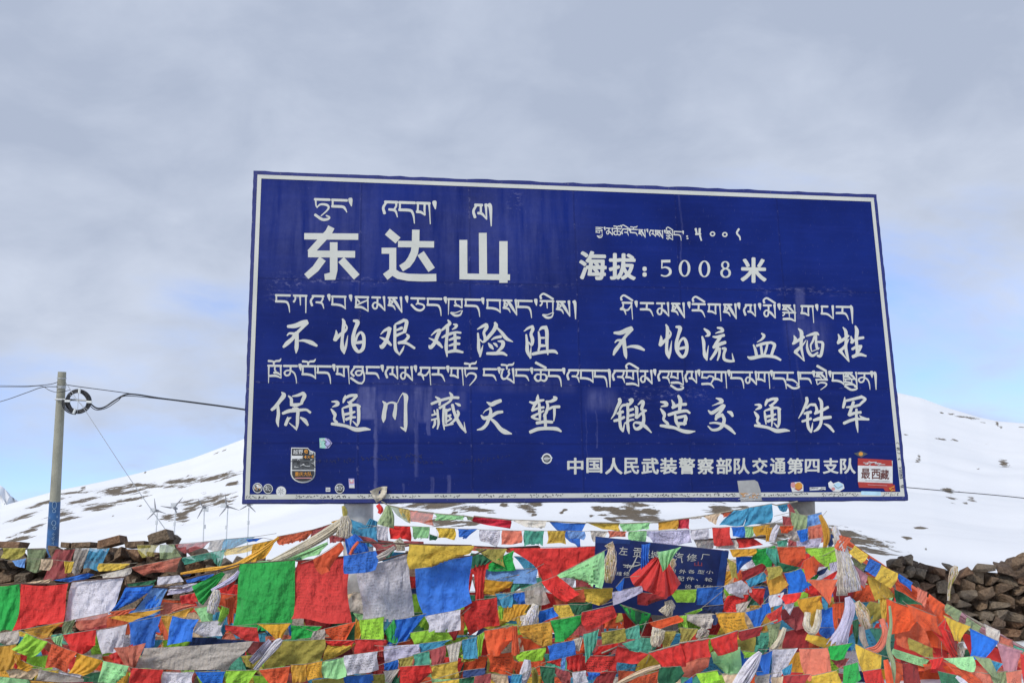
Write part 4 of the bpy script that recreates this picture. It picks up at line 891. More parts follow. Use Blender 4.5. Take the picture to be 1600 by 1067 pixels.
for i_, ch in enumerate("重庆大队"): s.text(ch, 460.8 + i_ * 6.7, 737, 467 + i_ * 6.7, 743.4, S_O, .015)
s.line([(461.5, 746.6), (486.5, 746.6)], 1.5, S_P); s.done()
s = Stick("white and red rectangular sticker with dark brown characters")
s.poly([(1340.4, 719), (1394.6, 719.6), (1394.8, 754.6), (1340.6, 752.6)], S_W); s.poly([(1340.4, 715.6), (1393.4, 718.6), (1394.2, 728.2), (1340.2, 727)], S_R); s.poly([(1340.6, 752.6), (1395, 755), (1397, 763), (1342, 761.6)], S_R); s.poly([(1378, 759), (1398, 757), (1399, 767.4), (1383, 767)], S_R)
S_B = flatm("sticker_brown_ink", (.10, .02, .012))
for i_, (ch, x0) in enumerate(zip("最西藏", (1345.6, 1361.6, 1375.2))): s.text(ch, x0, 731.4 + i_ * 1.0, x0 + 14, 747.8 + i_ * .6, S_B, .02)
s.scrib(1355, 721.5, 1379, 726, 12, .8, S_W, 5); s.line([(1352, 750), (1390, 751.5)], .7, S_G); s.line([(1356, 757), (1386, 758.5)], .8, S_P); s.scrib(1383, 759, 1397, 766, 6, 1, S_O, 6); s.done()
s = Stick("mint and lilac arrow shaped sticker"); s.poly([(499, 684.4), (508, 684), (509, 700.5), (499.6, 699.6)], S_C); s.poly([(508, 684), (514, 686), (519.2, 692.3), (514, 699.6), (508.6, 700.6)], S_L); s.scrib(500, 685, 508, 699, 6, .8, S_W, 7); s.line([(506, 688), (510, 690), (507, 693), (511, 697)], .9, S_K); s.line([(511, 686), (517, 692.3), (511, 698.6)], .9, S_K); s.done()
def badge(cx, cy, r, label, dark=True, seed=1, top=S_G):
    s = Stick(label); s.disc(cx, cy, r, r * 1.05, S_W); s.disc(cx, cy, r * .86, r * .9, S_D if dark else S_W)
    if dark:
        s.disc(cx, cy - r * .1, r * .7, r * .62, top); s.scrib(cx - r * .55, cy - r * .5, cx + r * .55, cy + r * .4, 9, .9, S_K, seed); s.scrib(cx - r * .5, cy - r * .5, cx + r * .5, cy + r * .5, 5, .8, S_O if seed % 2 else S_W, seed + 9); s.line([(cx - r * .5, cy + r * .55), (cx + r * .5, cy + r * .55)], 1.4, S_K)
    else:
        for q in np.linspace(0, 6.2832, 8)[:-1]: s.line([(cx + r * .2 * math.cos(q), cy + r * .2 * math.sin(q)), (cx + r * .62 * math.cos(q), cy + r * .62 * math.sin(q))], .8, S_G)
    s.done()
badge(402.4, 762, 7.6, "round grey badge sticker in the lower left corner", True, 1, S_W); badge(418.8, 763.4, 7.4, "second round badge sticker with green centre", True, 2, S_G); badge(439.2, 767.6, 7.8, "plain white round sticker touching the border", False)
badge(530.6, 763, 7.4, "round dark sticker with a white figure", True, 4, S_G)
s = Stick("small round sticker with a diamond outline"); s.poly([(845, 715.5), (854, 708), (863.6, 715), (855, 724.8)], S_S); s.disc(854.4, 716.2, 8, 8.2, S_W); s.disc(854.4, 716.2, 6, 6.2, S_D); s.disc(854, 716.6, 3.8, 3.6, S_G); s.line([(850, 716.4), (859, 715.8)], 1.6, S_W); s.done()
s = Stick("tiny faded picture sticker with a red top"); s.poly([(544.6, 747.4), (553.4, 747.4), (554.2, 762.4), (545.4, 762.2)], S_L); s.poly([(545.6, 749), (552.6, 749), (552.8, 755), (546, 755)], S_P); s.disc(549.2, 750.6, 2, 2.2, S_W, 10); s.poly([(546, 757), (553.4, 757), (553.8, 762), (546, 762)], S_W); s.done()
s = Stick("tiny square white sticker"); s.poly([(509, 761.4), (516, 761.4), (516, 767.8), (509, 767.8)], S_W); s.line([(510, 763), (515, 763.4)], .9, S_G); s.line([(510, 765.6), (515, 765.2)], .9, S_K); s.done()
# generic blobby sticker cut-outs
s = Stick("orange swirl sticker with a white outline"); s.poly([(1238, 768.4), (1235.6, 760), (1236, 754), (1243, 753), (1250, 752.4), (1255, 757), (1255.4, 767)], S_W); s.disc(1239.4, 757.6, 4, 4.4, S_P, 14); s.disc(1248, 759, 6, 5.6, S_O, 16); s.line([(1242, 763), (1248, 765.4), (1253, 762)], 1.6, S_R); s.done()
s = Stick("pale blue oval sticker with a white outline"); s.poly([(1294, 754), (1298, 751), (1302, 755), (1310, 752), (1318, 756), (1319.4, 763), (1311, 768), (1302, 767.4), (1295, 761)], S_W); s.disc(1310, 759, 7.6, 5.4, S_S, 18); s.disc(1302, 763.4, 3, 2.6, S_P, 12); s.line([(1303, 757), (1309, 762), (1316, 759)], 1.2, S_G); s.done()
s = Stick("narrow white strip of letters"); s.poly([(1265, 761.2), (1290, 760.4), (1290.2, 765), (1265.2, 766)], S_W); s.scrib(1267, 761.6, 1288, 765, 9, .7, S_K, 8); s.done()
s = Stick("faded winged badge above the red and white sticker"); s.poly([(1334, 708), (1340, 706.4), (1345, 704), (1350, 706.4), (1356, 709), (1350, 712), (1346, 714.6), (1340, 712)], S_D); s.disc(1345, 709, 3.4, 3, S_O, 12); s.done()
s = Stick("pale blue tape over the border corner"); s.poly([(1345.4, 767), (1376.4, 767.8), (1376.6, 774), (1345.8, 772.8)], S_S); s.done("tape")
s = Stick("grey tape patch folded over the bottom border"); s.poly([(1152, 751), (1179, 749.6), (1184, 752.6), (1188, 764), (1190.4, 781.6), (1157.4, 783), (1154.6, 768)], S_T); s.scrib(1160, 770, 1186, 777, 14, .8, S_O, 11); s.scrib(1158, 772, 1188, 780, 10, .7, S_W, 12); s.done("tape")
# handwriting: illegible scribbles along the border and the lower board
s = Stick("dark handwritten scribbles along the bottom border"); rng = np.random.RandomState(4)
def hand(x0, x1, y0, y1, h, wv):
    x = x0
    while x < x1:
        yb = y0 + (y1 - y0) * (x - x0) / max(1, x1 - x0); ch = rng.uniform(.5, 1.1) * h
        for _ in range(rng.randint(2, 4)):
            a, b_ = rng.uniform(-.5, .5, 2) * h; s.k = (s.k + 1) % 8
            s.line([(x + a, yb + b_), (x + a + rng.uniform(-.7, .7) * h * .6, yb + b_ + rng.uniform(-.6, .6) * h * .7)], wv, INK)
        x += ch + rng.uniform(.5, 2.6)
for (a, b_) in ((386, 418), (463, 520), (524, 548), (560, 588), (610, 634), (640, 660), (680, 700), (706, 720), (748, 772), (780, 806), (830, 880), (915, 935), (945, 970), (985, 1080), (1084, 1130), (1135, 1150), (1195, 1230), (1234, 1262), (1285, 1340), (1380, 1405)):
    y_ = lambda x: 776.3 + (x - 385) * (771.8 - 776.3) / 1020
    hand(a, b_, y_(a), y_(b_), 3.6, .95)
for k in range(26):
    yy = rng.uniform(690, 764); xx = 1402.3 + (yy - 690) * (1410.2 - 1402.3) / 78; s.k = k % 8; s.line([(xx - 2, yy), (xx + rng.uniform(-1, 2), yy + rng.uniform(-2, 2)), (xx + 2, yy + rng.uniform(-1, 1))], .7, INK)
s.done("handwriting")
FADE = simple("faded_ink", (.004, .007, .07), .5, .2, 9)
s = Stick("faint dark handwriting on the lower blue field")
INK, _ink = FADE, INK
hand(495, 556, 720, 718, 5.5, 1.0); hand(566, 660, 717, 711, 6.5, 1.2); hand(640, 690, 722, 722, 3.5, .9); hand(722, 800, 720, 712, 4, .8)
s.done("handwriting"); INK = _ink
# crumpled paper tucked over the lower edge
m_p = simple("old_paper", (.55, .50, .40), .8, .25, 12, 0, .3)
g_ = []; nu_, nv_ = 9, 9; rng = np.random.RandomState(3)
for j in range(nv_):
    for i in range(nu_):
        u, v = i / (nu_ - 1), j / (nv_ - 1)
        tl, tr, br, bl = np.array((578, 767.)), np.array((605, 764.)), np.array((603, 776.)), np.array((588, 785.5))
        p = (tl * (1 - u) + tr * u) * (1 - v) + (bl * (1 - u) + br * u) * v; p[1] += -5 * math.sin(u * 2.2) * (1 - v)
        g_.append(sgn(p[0], p[1], .02 + .02 * math.sin(u * 7 + v * 3) + .012 * math.cos(v * 8) + rng.uniform(0, .008)))
pp = mesh("paper_scrap", g_, grid_faces(nu_, nv_), m_p, base=sgn(590, 785, .02), smooth=False)
tag(pp, "crumpled cream paper scrap folded over the sign's bottom border", "paper")
# ------------------------------------------------------------------ prayer flags
PAL = {'g': ('green', (28, 150, 62)), 'G': ('dark green', (26, 92, 62)), 'l': ('lime green', (150, 205, 60)), 'p': ('pale green', (140, 195, 135)), 's': ('sage green', (128, 145, 105)),
       'r': ('red', (205, 44, 40)), 'R': ('dark red', (140, 34, 38)), 'm': ('faded maroon', (150, 66, 68)), 'c': ('crimson', (195, 34, 56)), 'o': ('orange', (248, 98, 45)), 'O': ('rust orange', (185, 84, 52)), 'k': ('coral', (232, 130, 105)),
       'y': ('yellow', (205, 172, 60)), 'Y': ('golden yellow', (228, 168, 48)), 'v': ('olive yellow', (150, 140, 62)), 'b': ('blue', (26, 98, 188)), 'B': ('navy blue', (22, 48, 98)), 'a': ('teal blue', (55, 135, 170)), 't': ('sea green', (70, 150, 128)),
       'w': ('white', (222, 219, 230)), 'W': ('dirty white', (190, 184, 174)), 'h': ('warm grey', (168, 160, 152)), 'n': ('beige', (212, 186, 155)), 'u': ('purple', (78, 48, 140)), 'M': ('mauve', (165, 118, 128)), 'L': ('lilac white', (205, 200, 228)), 'C': ('cream', (228, 216, 190)), 'e': ('pale blue', (105, 150, 208))}
CM = {}
def cloth(key, printed, thin=False, big=False):
    kk = (key, printed, thin, big)
    if kk in CM: return CM[kk]
    nm, rgb = PAL[key]; col = np.array(lin(rgb)); col = col * min(1.55, .84 / col.max())
    m, t, n, b = newmat("cloth_" + nm.replace(' ', '_') + ("_printed" if printed else ""))
    z1 = nz(t, None, 5, 4, .6); z2 = nz(t, None, 240, 2, .5); z3 = nz(t, None, 16, 5, .6)
    c1 = tuple(col * .82); c2 = tuple(np.minimum(col * 1.08 + .002, .9))
    base = ramp(t, z1.outputs[0], [(.3, c1), (.7, c2)])
    # every flag has weathered its own way
    oir = n.new("ShaderNodeObjectInfo"); rnd = oir.outputs['Random']
    base = mixc(t, mth(t, 'MULTIPLY', mth(t, 'FRACT', mth(t, 'MULTIPLY', rnd, 13.7)), .05), base, (.62, .58, .52))
    base = mixc(t, 1.0, base, ramp(t, mth(t, 'FRACT', mth(t, 'MULTIPLY', rnd, 5.1)), [(0, (.86, .86, .86)), (1, (1.14, 1.14, 1.14))]), 'MULTIPLY')
    # old dirt and sun bleaching
    base = mixc(t, mth(t, 'MULTIPLY', mth(t, 'SUBTRACT', z3.outputs[0], .58, None, True), .42, None, True), base, (.34, .31, .27))
    if printed:
        uvn = n.new("ShaderNodeUVMap"); sp = n.new("ShaderNodeSeparateXYZ"); t.links.new(uvn.outputs[0], sp.inputs[0])
        U, Vv = sp.outputs[0], sp.outputs[1]
        rows = mth(t, 'MULTIPLY', Vv, 21.0 if big else 8.0); fr = mth(t, 'FRACT', rows); rl = mth(t, 'FLOOR', rows)
        cx = n.new("ShaderNodeCombineXYZ"); t.links.new(mth(t, 'MULTIPLY', U, 60 if big else 22), cx.inputs[0]); t.links.new(mth(t, 'MULTIPLY', rl, 7.3), cx.inputs[1])
        oi = n.new("ShaderNodeObjectInfo"); t.links.new(mth(t, 'MULTIPLY', oi.outputs['Random'], 50), cx.inputs[2])
        nn = nz(t, cx.outputs[0], 1.0, 3, .7)
        ink = mth(t, 'MULTIPLY', mth(t, 'GREATER_THAN', nn.outputs[0], .50), mth(t, 'MULTIPLY', mth(t, 'GREATER_THAN', fr, .28), mth(t, 'LESS_THAN', fr, .80)))
        box_ = mth(t, 'MULTIPLY', mth(t, 'MULTIPLY', mth(t, 'GREATER_THAN', U, .12), mth(t, 'LESS_THAN', U, .88)), mth(t, 'MULTIPLY', mth(t, 'GREATER_THAN', Vv, .14), mth(t, 'LESS_THAN', Vv, .90)))
        # a figure in the middle of the sheet
        du = mth(t, 'SUBTRACT', U, .5); dv = mth(t, 'SUBTRACT', Vv, .5)
        rr = mth(t, 'SQRT', mth(t, 'ADD', mth(t, 'MULTIPLY', du, du), mth(t, 'MULTIPLY', dv, dv)))
        fig = nz(t, uvn.outputs[0], 13, 3, .75)
        figm = mth(t, 'MULTIPLY', mth(t, 'LESS_THAN', rr, .22), mth(t, 'GREATER_THAN', fig.outputs[0], .53))
        ink = mth(t, 'MULTIPLY', ink, mth(t, 'GREATER_THAN', rr, .24))
        if not big: ink = mth(t, 'MULTIPLY', ink, mth(t, 'MULTIPLY_ADD', mth(t, 'GREATER_THAN', mth(t, 'FRACT', mth(t, 'MULTIPLY', oi.outputs['Random'], 7.3)), .45), .85, .12))
        ink = mth(t, 'MAXIMUM', mth(t, 'MULTIPLY', ink, box_), figm)
        ink = mth(t, 'MULTIPLY', ink, mth(t, 'MULTIPLY_ADD', oi.outputs['Random'], .55, .35))
        ink = mth(t, 'MULTIPLY', ink, mth(t, 'MULTIPLY_ADD', z3.outputs[0], .9 if big else 1.3, -.12 if big else .12, True))
        base = mixc(t, ink, base, tuple(col * .16 + .006))
    t.links.new(base, b.inputs['Base Color']); b.inputs['Roughness'].default_value = .82
    b.inputs['Sheen Weight'].default_value = .15
    mp_ = n.new("ShaderNodeMapping"); mp_.inputs['Scale'].default_value = (1.0, 1.0, .35); tcx = n.new("ShaderNodeTexCoord"); t.links.new(tcx.outputs['Object'], mp_.inputs[0])
    zf = nz(t, mp_.outputs[0], 11, 3, .55)
    bump(t, mth(t, 'ADD', zf.outputs[0], mth(t, 'ADD', mth(t, 'MULTIPLY', z2.outputs[0], .05), mth(t, 'MULTIPLY', z3.outputs[0], .35))), .75, .09, b)
    tr = n.new("ShaderNodeBsdfTranslucent"); t.links.new(base, tr.inputs[0])
    mx = n.new("ShaderNodeMixShader"); mx.inputs[0].default_value = .13
    t.links.new(b.outputs[0], mx.inputs[1]); t.links.new(tr.outputs[0], mx.inputs[2])
    last = mx.outputs[0]
    if thin:
        tp = n.new("ShaderNodeBsdfTransparent"); m2 = n.new("ShaderNodeMixShader"); m2.inputs[0].default_value = .24
        t.links.new(last, m2.inputs[1]); t.links.new(tp.outputs[0], m2.inputs[2]); last = m2.outputs[0]
    t.links.new(last, n['Material Output'].inputs[0])
    CM[kk] = m; return m
CORD = simple("flag_cord", (.30, .27, .21), .8, .3, 20); CORDD = simple("dark_cord", (.09, .05, .04), .8, .3, 20)
FR = np.random.RandomState(77)
def flag(parent, key, q, d, opts, label):
    rng = np.random.RandomState(FR.randint(1 << 30)); q = np.asarray(q, float)
    w_ = (np.linalg.norm(q[1] - q[0]) + np.linalg.norm(q[2] - q[3])) / 2; h_ = (np.linalg.norm(q[3] - q[0]) + np.linalg.norm(q[2] - q[1])) / 2
    S = math.sqrt(w_ * h_) * d / F; big = S > .28
    nu, nv = (23, 25) if big else (15, 16)
    cw = [(rng.uniform(-1, 1) * 4.5, rng.uniform(-1, 1) * 3.5, rng.rand() * 6.28, rng.uniform(.3, 1)) for _ in range(7)]
    if rng.rand() < .45 and 'F' not in opts and key not in 'BuR': opts += 'P'
    A1 = S * (rng.uniform(.025, .05) if big else rng.uniform(.05, .11)) * (1.8 if 'F' in opts else 1); A2 = S * (rng.uniform(.008, .018) if big else rng.uniform(.025, .055)); ph = rng.rand(8) * 6.28
    fu = rng.uniform(.6, 1.5) if 'F' not in opts else rng.uniform(2.5, 4); fv = rng.uniform(.4, 1.1); sk = rng.uniform(-1.3, 1.3)
    curl = S * rng.uniform(-.10, .20); cu_s = rng.choice([-1, 1])
    sagb = rng.uniform(-.11, .11) * h_; sagt = rng.uniform(.0, .05) * h_; sl_, sr_ = rng.uniform(-.085, .085, 2) * w_
    q[2:] += rng.uniform(-.05, .05, (2, 2)) * np.array([w_, h_])
    if not big and d > 7.95 and 'E' not in opts:      # hems reach down behind the next string
        dn = q[2:] - q[[1, 0]]; q[2:] += dn * .20; q[[0, 3]] += (q[[0, 3]] - q[[1, 2]]) * .03; q[[1, 2]] += (q[[1, 2]] - q[[0, 3]]) * .03
    V = []; UV = []
    style = rng.rand() if (not big and 'E' not in opts and 'F' not in opts) else 0.99
    fold_at = rng.uniform(1.25, 1.6); fside = rng.rand() < .5; pin = rng.uniform(.35, .75); swing = rng.uniform(-.3, .3)
    for j in range(nv):
        v0 = j / (nv - 1)
        for i in range(nu):
            u0 = i / (nu - 1); u, v = u0, v0; lift = 0.0
            if style < .30:                       # a corner blown back over the flag
                ur = u if fside else 1 - u; a = ur + v - fold_at
                if a > 0:
                    ur -= a * 1.05; v -= a * 1.05; u = ur if fside else 1 - ur; lift = -min(.03, .09 * a) - .008
            elif style < .52:                     # gathered and twisted by the wind
                u = .5 + (u - .5) * (1 - (1 - pin) * v) + swing * v * v; v *= .92; lift = -S * .10 * abs(math.sin(6.283 * (u0 * 1.8 + v0 * .5))) * v
            p = (q[0] * (1 - u) + q[1] * u) * (1 - v) + (q[3] * (1 - u) + q[2] * u) * v
            bu = math.sin(math.pi * u); bv = math.sin(math.pi * v)
            p = p + np.array([0, sagt * bu * (1 - v) + (sagb * bu + .022 * h_ * math.sin(8 * u + ph[4])) * v])
            p = p + np.array([(sl_ * (1 - u) + sr_ * u) * bv + .018 * w_ * math.sin(6 * v + ph[5]), 0])
            dd = A1 * math.sin(6.283 * (fu * u + sk * .35 * v) + ph[0]) * (.25 + .75 * v) + A2 * math.sin(6.283 * (2.3 * fu * u + fv * v) + ph[1]) * (.3 + .7 * v) + A2 * .8 * math.sin(6.283 * (1.6 * fv * v + .5 * u) + ph[2]) * v
            dd += -curl * v * v + S * .05 * max(0, cu_s * (u - .5) * 2 - .35) ** 2 * v * 3
            cr = sum(a_ * math.sin(6.283 * (x_ * u + y_ * v) + p_ + 1.5 * math.sin(5 * v + p_)) for x_, y_, p_, a_ in cw)
            dd += S * (.014 if big else .022) * (abs(cr) ** .8) * (.35 + .65 * v)
            dd += .004 * math.sin(23 * u + 9 * v + ph[3])
            V.append(at(p[0], p[1], d + dd + lift)); UV.append((u0, 1 - v0))
    mat = cloth(key, 'P' in opts, 'T' in opts, big and 'P' in opts)
    Fc = grid_faces(nu, nv)
    if 'N' in opts or rng.rand() < .22:      # torn and frayed lower edge
        cut = set()
        for i in range(nu - 1):
            k = rng.randint(0, 2) + (rng.rand() < .15)
            for jj in range(k): cut.add((nv - 2 - jj) * (nu - 1) + i)
        if 'N' in opts: Fc = [f for k, f in enumerate(Fc) if k not in cut]
    return mesh("flag", V, Fc, mat, parent, smooth=True, uv=UV, label=label)
GRP = "prayer flag strings heaped round the road sign"
def string(label, depth, data, lead=None, tail=None, dark=False, rad=.0022, name="prayer_flag_string"):
    fl = []
    for ln in data.strip().splitlines():
        tk = ln.split()
        if not tk: continue
        key = tk[0]; pts = [tuple(float(v) for v in p.split(',')) for p in tk[1:5]]; op = tk[5] if len(tk) > 5 else ''
        fl.append((key, pts, op))
    path = ([lead] if lead else []) + [p for f in fl for p in f[1][:2]] + ([tail] if tail else [])
    base = at(path[0][0], path[0][1], depth)
    t = thing(name, base, label, "prayer flags", GRP)
    # the cord follows the flags' hems; where the string dips out of sight behind others it is left slack in the heap
    runs = []; cur = [lead] if lead and math.dist(lead, fl[0][1][0]) < 95 else []
    for f in fl:
        a, b_ = f[1][:2]
        if cur and (a[0] - cur[-1][0] < -6 or math.dist(cur[-1], a) > (34 if len(cur) > 1 else 95)): runs.append(cur); cur = []
        cur += [a, b_]
    if tail and math.dist(cur[-1], tail) < 95: cur.append(tail)
    runs.append(cur); cm = MB()
    for cur in runs:
        cp = [at(x, y, depth + .012 * math.sin(i * 1.3)) for i, (x, y) in enumerate(cur)]
        cm.add(*tube(cp, rad, 5))
    cm.build("cord", CORDD if dark else CORD, t)
    for i, (key, pts, op) in enumerate(fl):
        flag(t, key, pts, depth + FR.uniform(-.02, .02) + .016 * ((i % 3) - 1), op, PAL[key][0] + (" printed flag" if 'P' in op else " flag"))
    return t
# ---- filler strings deep in the heap (mostly seen in gaps)
def heap(label, depth, x0, x1, ya, yb, keys, seed, hw=(30, 52), hh=(24, 38)):
    rng = np.random.RandomState(seed); x = x0; rows = []
    sag = rng.uniform(4, 16)
    while x < x1:
        wv = rng.uniform(*hw); hv = rng.uniform(*hh); u0 = (x - x0) / (x1 - x0); u1 = (x + wv - x0) / (x1 - x0)
        y0 = ya + (yb - ya) * u0 + sag * math.sin(math.pi * u0); y1 = ya + (yb - ya) * u1 + sag * math.sin(math.pi * min(1, u1))
        k = keys[rng.randint(len(keys))]; dx = rng.uniform(-16, 16); hv *= rng.uniform(.8, 1.3); y0 += rng.uniform(-4, 4); y1 += rng.uniform(-4, 4)
        rows.append(f"{k} {x:.1f},{y0:.1f} {x + wv * .97:.1f},{y1:.1f} {x + wv * .97 + dx:.1f},{y1 + hv:.1f} {x + dx:.1f},{y0 + hv * rng.uniform(.85, 1.1):.1f} {'P' if rng.rand() < .5 else ''}")
        x += wv
    string(label, depth, "\n".join(rows))
K1 = 'roGbyYokBvraOhtmRllpnwao'  # dark cloth colours mixed in to deepen the shade in the gaps
heap("backmost low string crossing behind the small repair sign", 10.6, 590, 1290, 862, 866, K1, 1)
heap("deep string running just above the middle of the heap", 10.5, 430, 1330, 893, 882, K1, 2, (30, 50), (28, 42))
heap("deep string hidden behind the big hanging flags", 10.45, 330, 1370, 915, 905, K1, 3, (30, 50), (28, 42))
heap("deep string half way down the heap in shadow", 10.4, 250, 1400, 938, 924, K1, 4, (30, 50), (28, 42))
heap("deep string below the middle with dark flags", 10.35, 120, 1430, 962, 945, K1, 5, (30, 52), (30, 42))
heap("deep string showing through gaps low in the heap", 10.3, -60, 1450, 985, 966, K1, 6, (32, 54), (30, 44))
heap("deep string near the lower frame edge", 10.25, -60, 1480, 1006, 988, K1, 7, (32, 54), (30, 44))
heap("deep string along the bottom left to the right slope", 10.2, -60, 1510, 1026, 1012, K1, 8, (32, 54), (30, 44))
heap("lowest deep string peeping out along the frame bottom", 10.15, -60, 1560, 1048, 1036, K1, 9, (32, 54), (30, 40))
heap("shaded string just in front of the deep ones, upper half", 9.75, 300, 1380, 928, 912, K1, 11, (30, 46), (26, 38))
heap("shaded string just in front of the deep ones, middle", 9.6, 200, 1420, 956, 940, K1, 12, (30, 46), (26, 38))
heap("shaded string just in front of the deep ones, lower half", 9.4, -40, 1450, 992, 978, K1, 13, (30, 46), (26, 38))
heap("shaded string just above the frame bottom", 9.2, -40, 1540, 1020, 1010, K1, 14, (30, 46), (26, 38))
heap("shaded string along the very bottom of the heap", 9.0, -40, 1600, 1044, 1040, K1, 15, (30, 46), (26, 38))
# ---- traced strings
string("topmost string sagging between the two sign posts", 9.95, """
s 606,789 638,796 640,816 622,805 TE
y 622,793 640,797 641,818 628,808 TE
O 638,797 677,801 676,822 641,815 TE
p 679,802 728,806 727,812 679,813 E
s 728,806 740,808 738,813 730,812 E
c 740,806 797,812 795,826 742,815 E
W 800,812 855,814 850,827 822,824 NE
b 857,814 915,817 908,861 888,846 E
y 916,816 968,817 967,829 940,826 E
p 969,818 1018,816 1016,828 975,831 NE
Y 1029,815 1060,811 1060,827 1031,828 E
c 1060,811 1077,809 1077,827 1058,826 E
h 1077,809 1098,806 1096,810 1080,811 E
n 1098,806 1127,801 1118,820 1106,813 E
O 1126,801 1148,797 1143,806 1130,809 E
a 1147,797 1170,793 1162,821 1124,820 E
a 1170,793 1206,787 1203,815 1160,822 E
a 1213,789 1235,785 1228,799 1218,797 E""", (596, 783), (1246, 783), rad=.006)
string("second level string of small flags from post to post", 9.78, """
w 583,821 607,822 606,846 590,851 PE
r 609,821 641,822 641,845 610,843 E
p 643,822 671,823 670,841 644,842 PNE
G 671,834 684,838 681,844 671,844 E
y 681,824 711,825 711,843 684,840 PE
b 715,826 746,826 729,842 717,838 NE
w 750,827 782,828 777,855 750,845 PE
k 785,828 815,829 814,849 784,850 E
t 819,828 850,829 849,852 820,852 PNE
y 855,829 884,829 884,851 853,851 PE
e 888,829 914,830 912,843 890,842 E
W 922,829 950,830 945,843 928,846 E
k 950,829 980,830 977,838 952,840 E
p 982,830 1010,829 1008,851 985,849 PE
L 1000,829 1079,827 1083,847 1022,854 E
w 1079,828 1108,825 1110,841 1083,843 PE
r 1112,824 1140,823 1146,851 1116,852 PE
b 1142,823 1163,822 1164,839 1144,838 E
p 1163,822 1177,822 1177,838 1164,838 E
Y 1177,822 1203,819 1205,836 1180,838 E""", (566, 819), (1244, 800))
string("dirty white and red flags right above the repair sign", 9.85, """
O 735,853 790,856 790,862 736,860 E
O 790,856 842,853 840,858 792,863 E
W 1084,842 1116,842 1116,856 1090,858 PE
W 1116,842 1150,842 1153,857 1118,857 E
r 1150,841 1176,840 1192,850 1154,856 E""", (612, 845), (1225, 836), True, .008)
string("faded string drooping over the low stone wall", 10.3, """
v 4,856 40,856 32,872 2,871 E
s 42,857 72,857 63,893 39,888 PTE
m 87,857 117,857 103,901 68,906 TE
h 118,856 140,856 125,896 112,896 PTE
a 140,856 172,856 156,892 132,888 PTE
v 214,851 248,851 240,868 222,871 TE
s 250,851 272,850 284,868 250,874 TE
m 273,850 328,845 318,856 287,865 TE
h 328,845 352,842 345,860 322,858 TE
a 352,842 400,838 374,850 346,862 TE""", (-20, 855), (432, 833))
string("pale yellow flags low on the left wall", 10.0, """
e 18,876 40,872 38,887 24,884 E
n 64,873 83,874 78,891 62,890 E
y 100,876 116,877 112,893 102,896 E
y 154,880 202,880 190,889 155,892 E""", (6, 874), (215, 879))
string("salmon and sea green flags slanting towards the left post", 9.9, """
W 156,898 206,886 196,902 160,903 PE
k 205,886 284,870 275,893 226,899 TE
t 285,871 330,862 345,871 290,881 TE
t 330,862 353,858 345,884 334,878 TE
y 353,858 406,848 396,859 352,868 TE
b 384,842 412,840 400,846 388,847 E""", (130, 904), (440, 846))
string("thin blue and white flags under the salmon ones", 9.5, """
n 38,910 82,904 78,911 45,911 E
b 83,906 140,894 146,897 112,910 E
G 196,912 244,905 240,915 198,919 E
w 246,901 279,898 285,908 244,914 E
B 284,896 300,893 296,899 286,900 E
b 288,904 334,896 326,906 291,911 E
n 245,914 284,909 282,913 244,916 E
w 262,916 308,910 304,916 262,923 PE
L 262,922 306,916 300,924 260,930 PE""", (10, 913), (344, 893), True)
string("five large flags hanging at the far left", 9.0, """
g -22,914 31,912 22,989 -26,995
r 33,912 107,911 97,976 19,986
w 114,908 196,901 178,958 101,971 P
b 198,917 239,914 206,950 176,952
e 238,916 262,917 250,950 208,952 P
b 239,917 262,918 249,944 212,948 P""", (-60, 914), (285, 918), True, .006)
string("gold and rust flags climbing to the left post", 9.7, """
Y 396,850 432,842 414,871 394,878 E
O 433,838 489,827 480,843 436,852 NE
m 489,827 518,818 510,830 486,841 E
Y 518,815 541,808 538,816 524,819 E
p 470,862 512,850 500,866 466,876 E
m 512,837 546,832 540,847 514,849 NE
t 458,870 476,866 470,874 456,877 E""", (380, 856), (552, 803))
string("row of big green, red, white and blue flags in the middle", 8.9, """
g 374,881 461,875 451,976 362,981 NE
r 464,876 548,868 550,975 456,967
w 556,886 642,862 645,963 565,970 PNE
b 647,876 738,868 738,936 662,961""", (290, 905), (760, 858), True, .006)
string("wide yellow flag strung below the left post", 8.75, """
y 641,850 737,852 724,878 645,883 P""", (560, 846), (850, 857), True, .007)
string("short front string with a red and a blue flag", 8.65, """
o 490,873 531,847 535,875 499,893
b 539,868 586,860 586,885 541,891 P""", (470, 880), (640, 850))
string("tangled flags right of the wide yellow flag", 9.5, """
r 740,882 759,880 756,935 742,935
v 742,857 790,857 787,880 755,866
G 737,864 776,868 762,881 738,885 F
g 765,880 802,860 802,886 764,889
e 760,889 836,888 834,908 763,906 P
O 775,905 812,897 800,922 762,920
t 800,905 826,912 820,922 798,924
Y 758,905 800,908 790,925 756,924""", (735, 858), (850, 880))
string("broad red swag of cloth between yellow flag and repair sign", 9.55, """
r 796,856 936,853 926,878 848,908 FE""", (780, 856), (945, 853), True)
string("orange edged translucent string at lower left", 8.6, """
h -10,990 28,984 27,1001 -10,1010 P
Y 35,983 100,971 82,990 62,999 TE
s 100,971 118,967 112,985 98,988
k 118,967 168,957 165,975 124,985 TE
O 171,955 211,950 206,958 170,964
Y 170,964 208,957 248,953 202,971""", (-50, 994), (255, 946))
string("coral string under the big blue flags", 9.1, """
r 282,930 315,923 319,936 284,941 F
k 255,941 304,944 282,953 252,961
Y 256,962 301,948 303,964 262,978
O 303,949 322,946 320,964 304,966
r 346,912 368,906 368,918 350,922
o 352,936 367,930 365,968 355,970
h 340,895 372,888 370,898 338,908""", (180, 958), (375, 926))
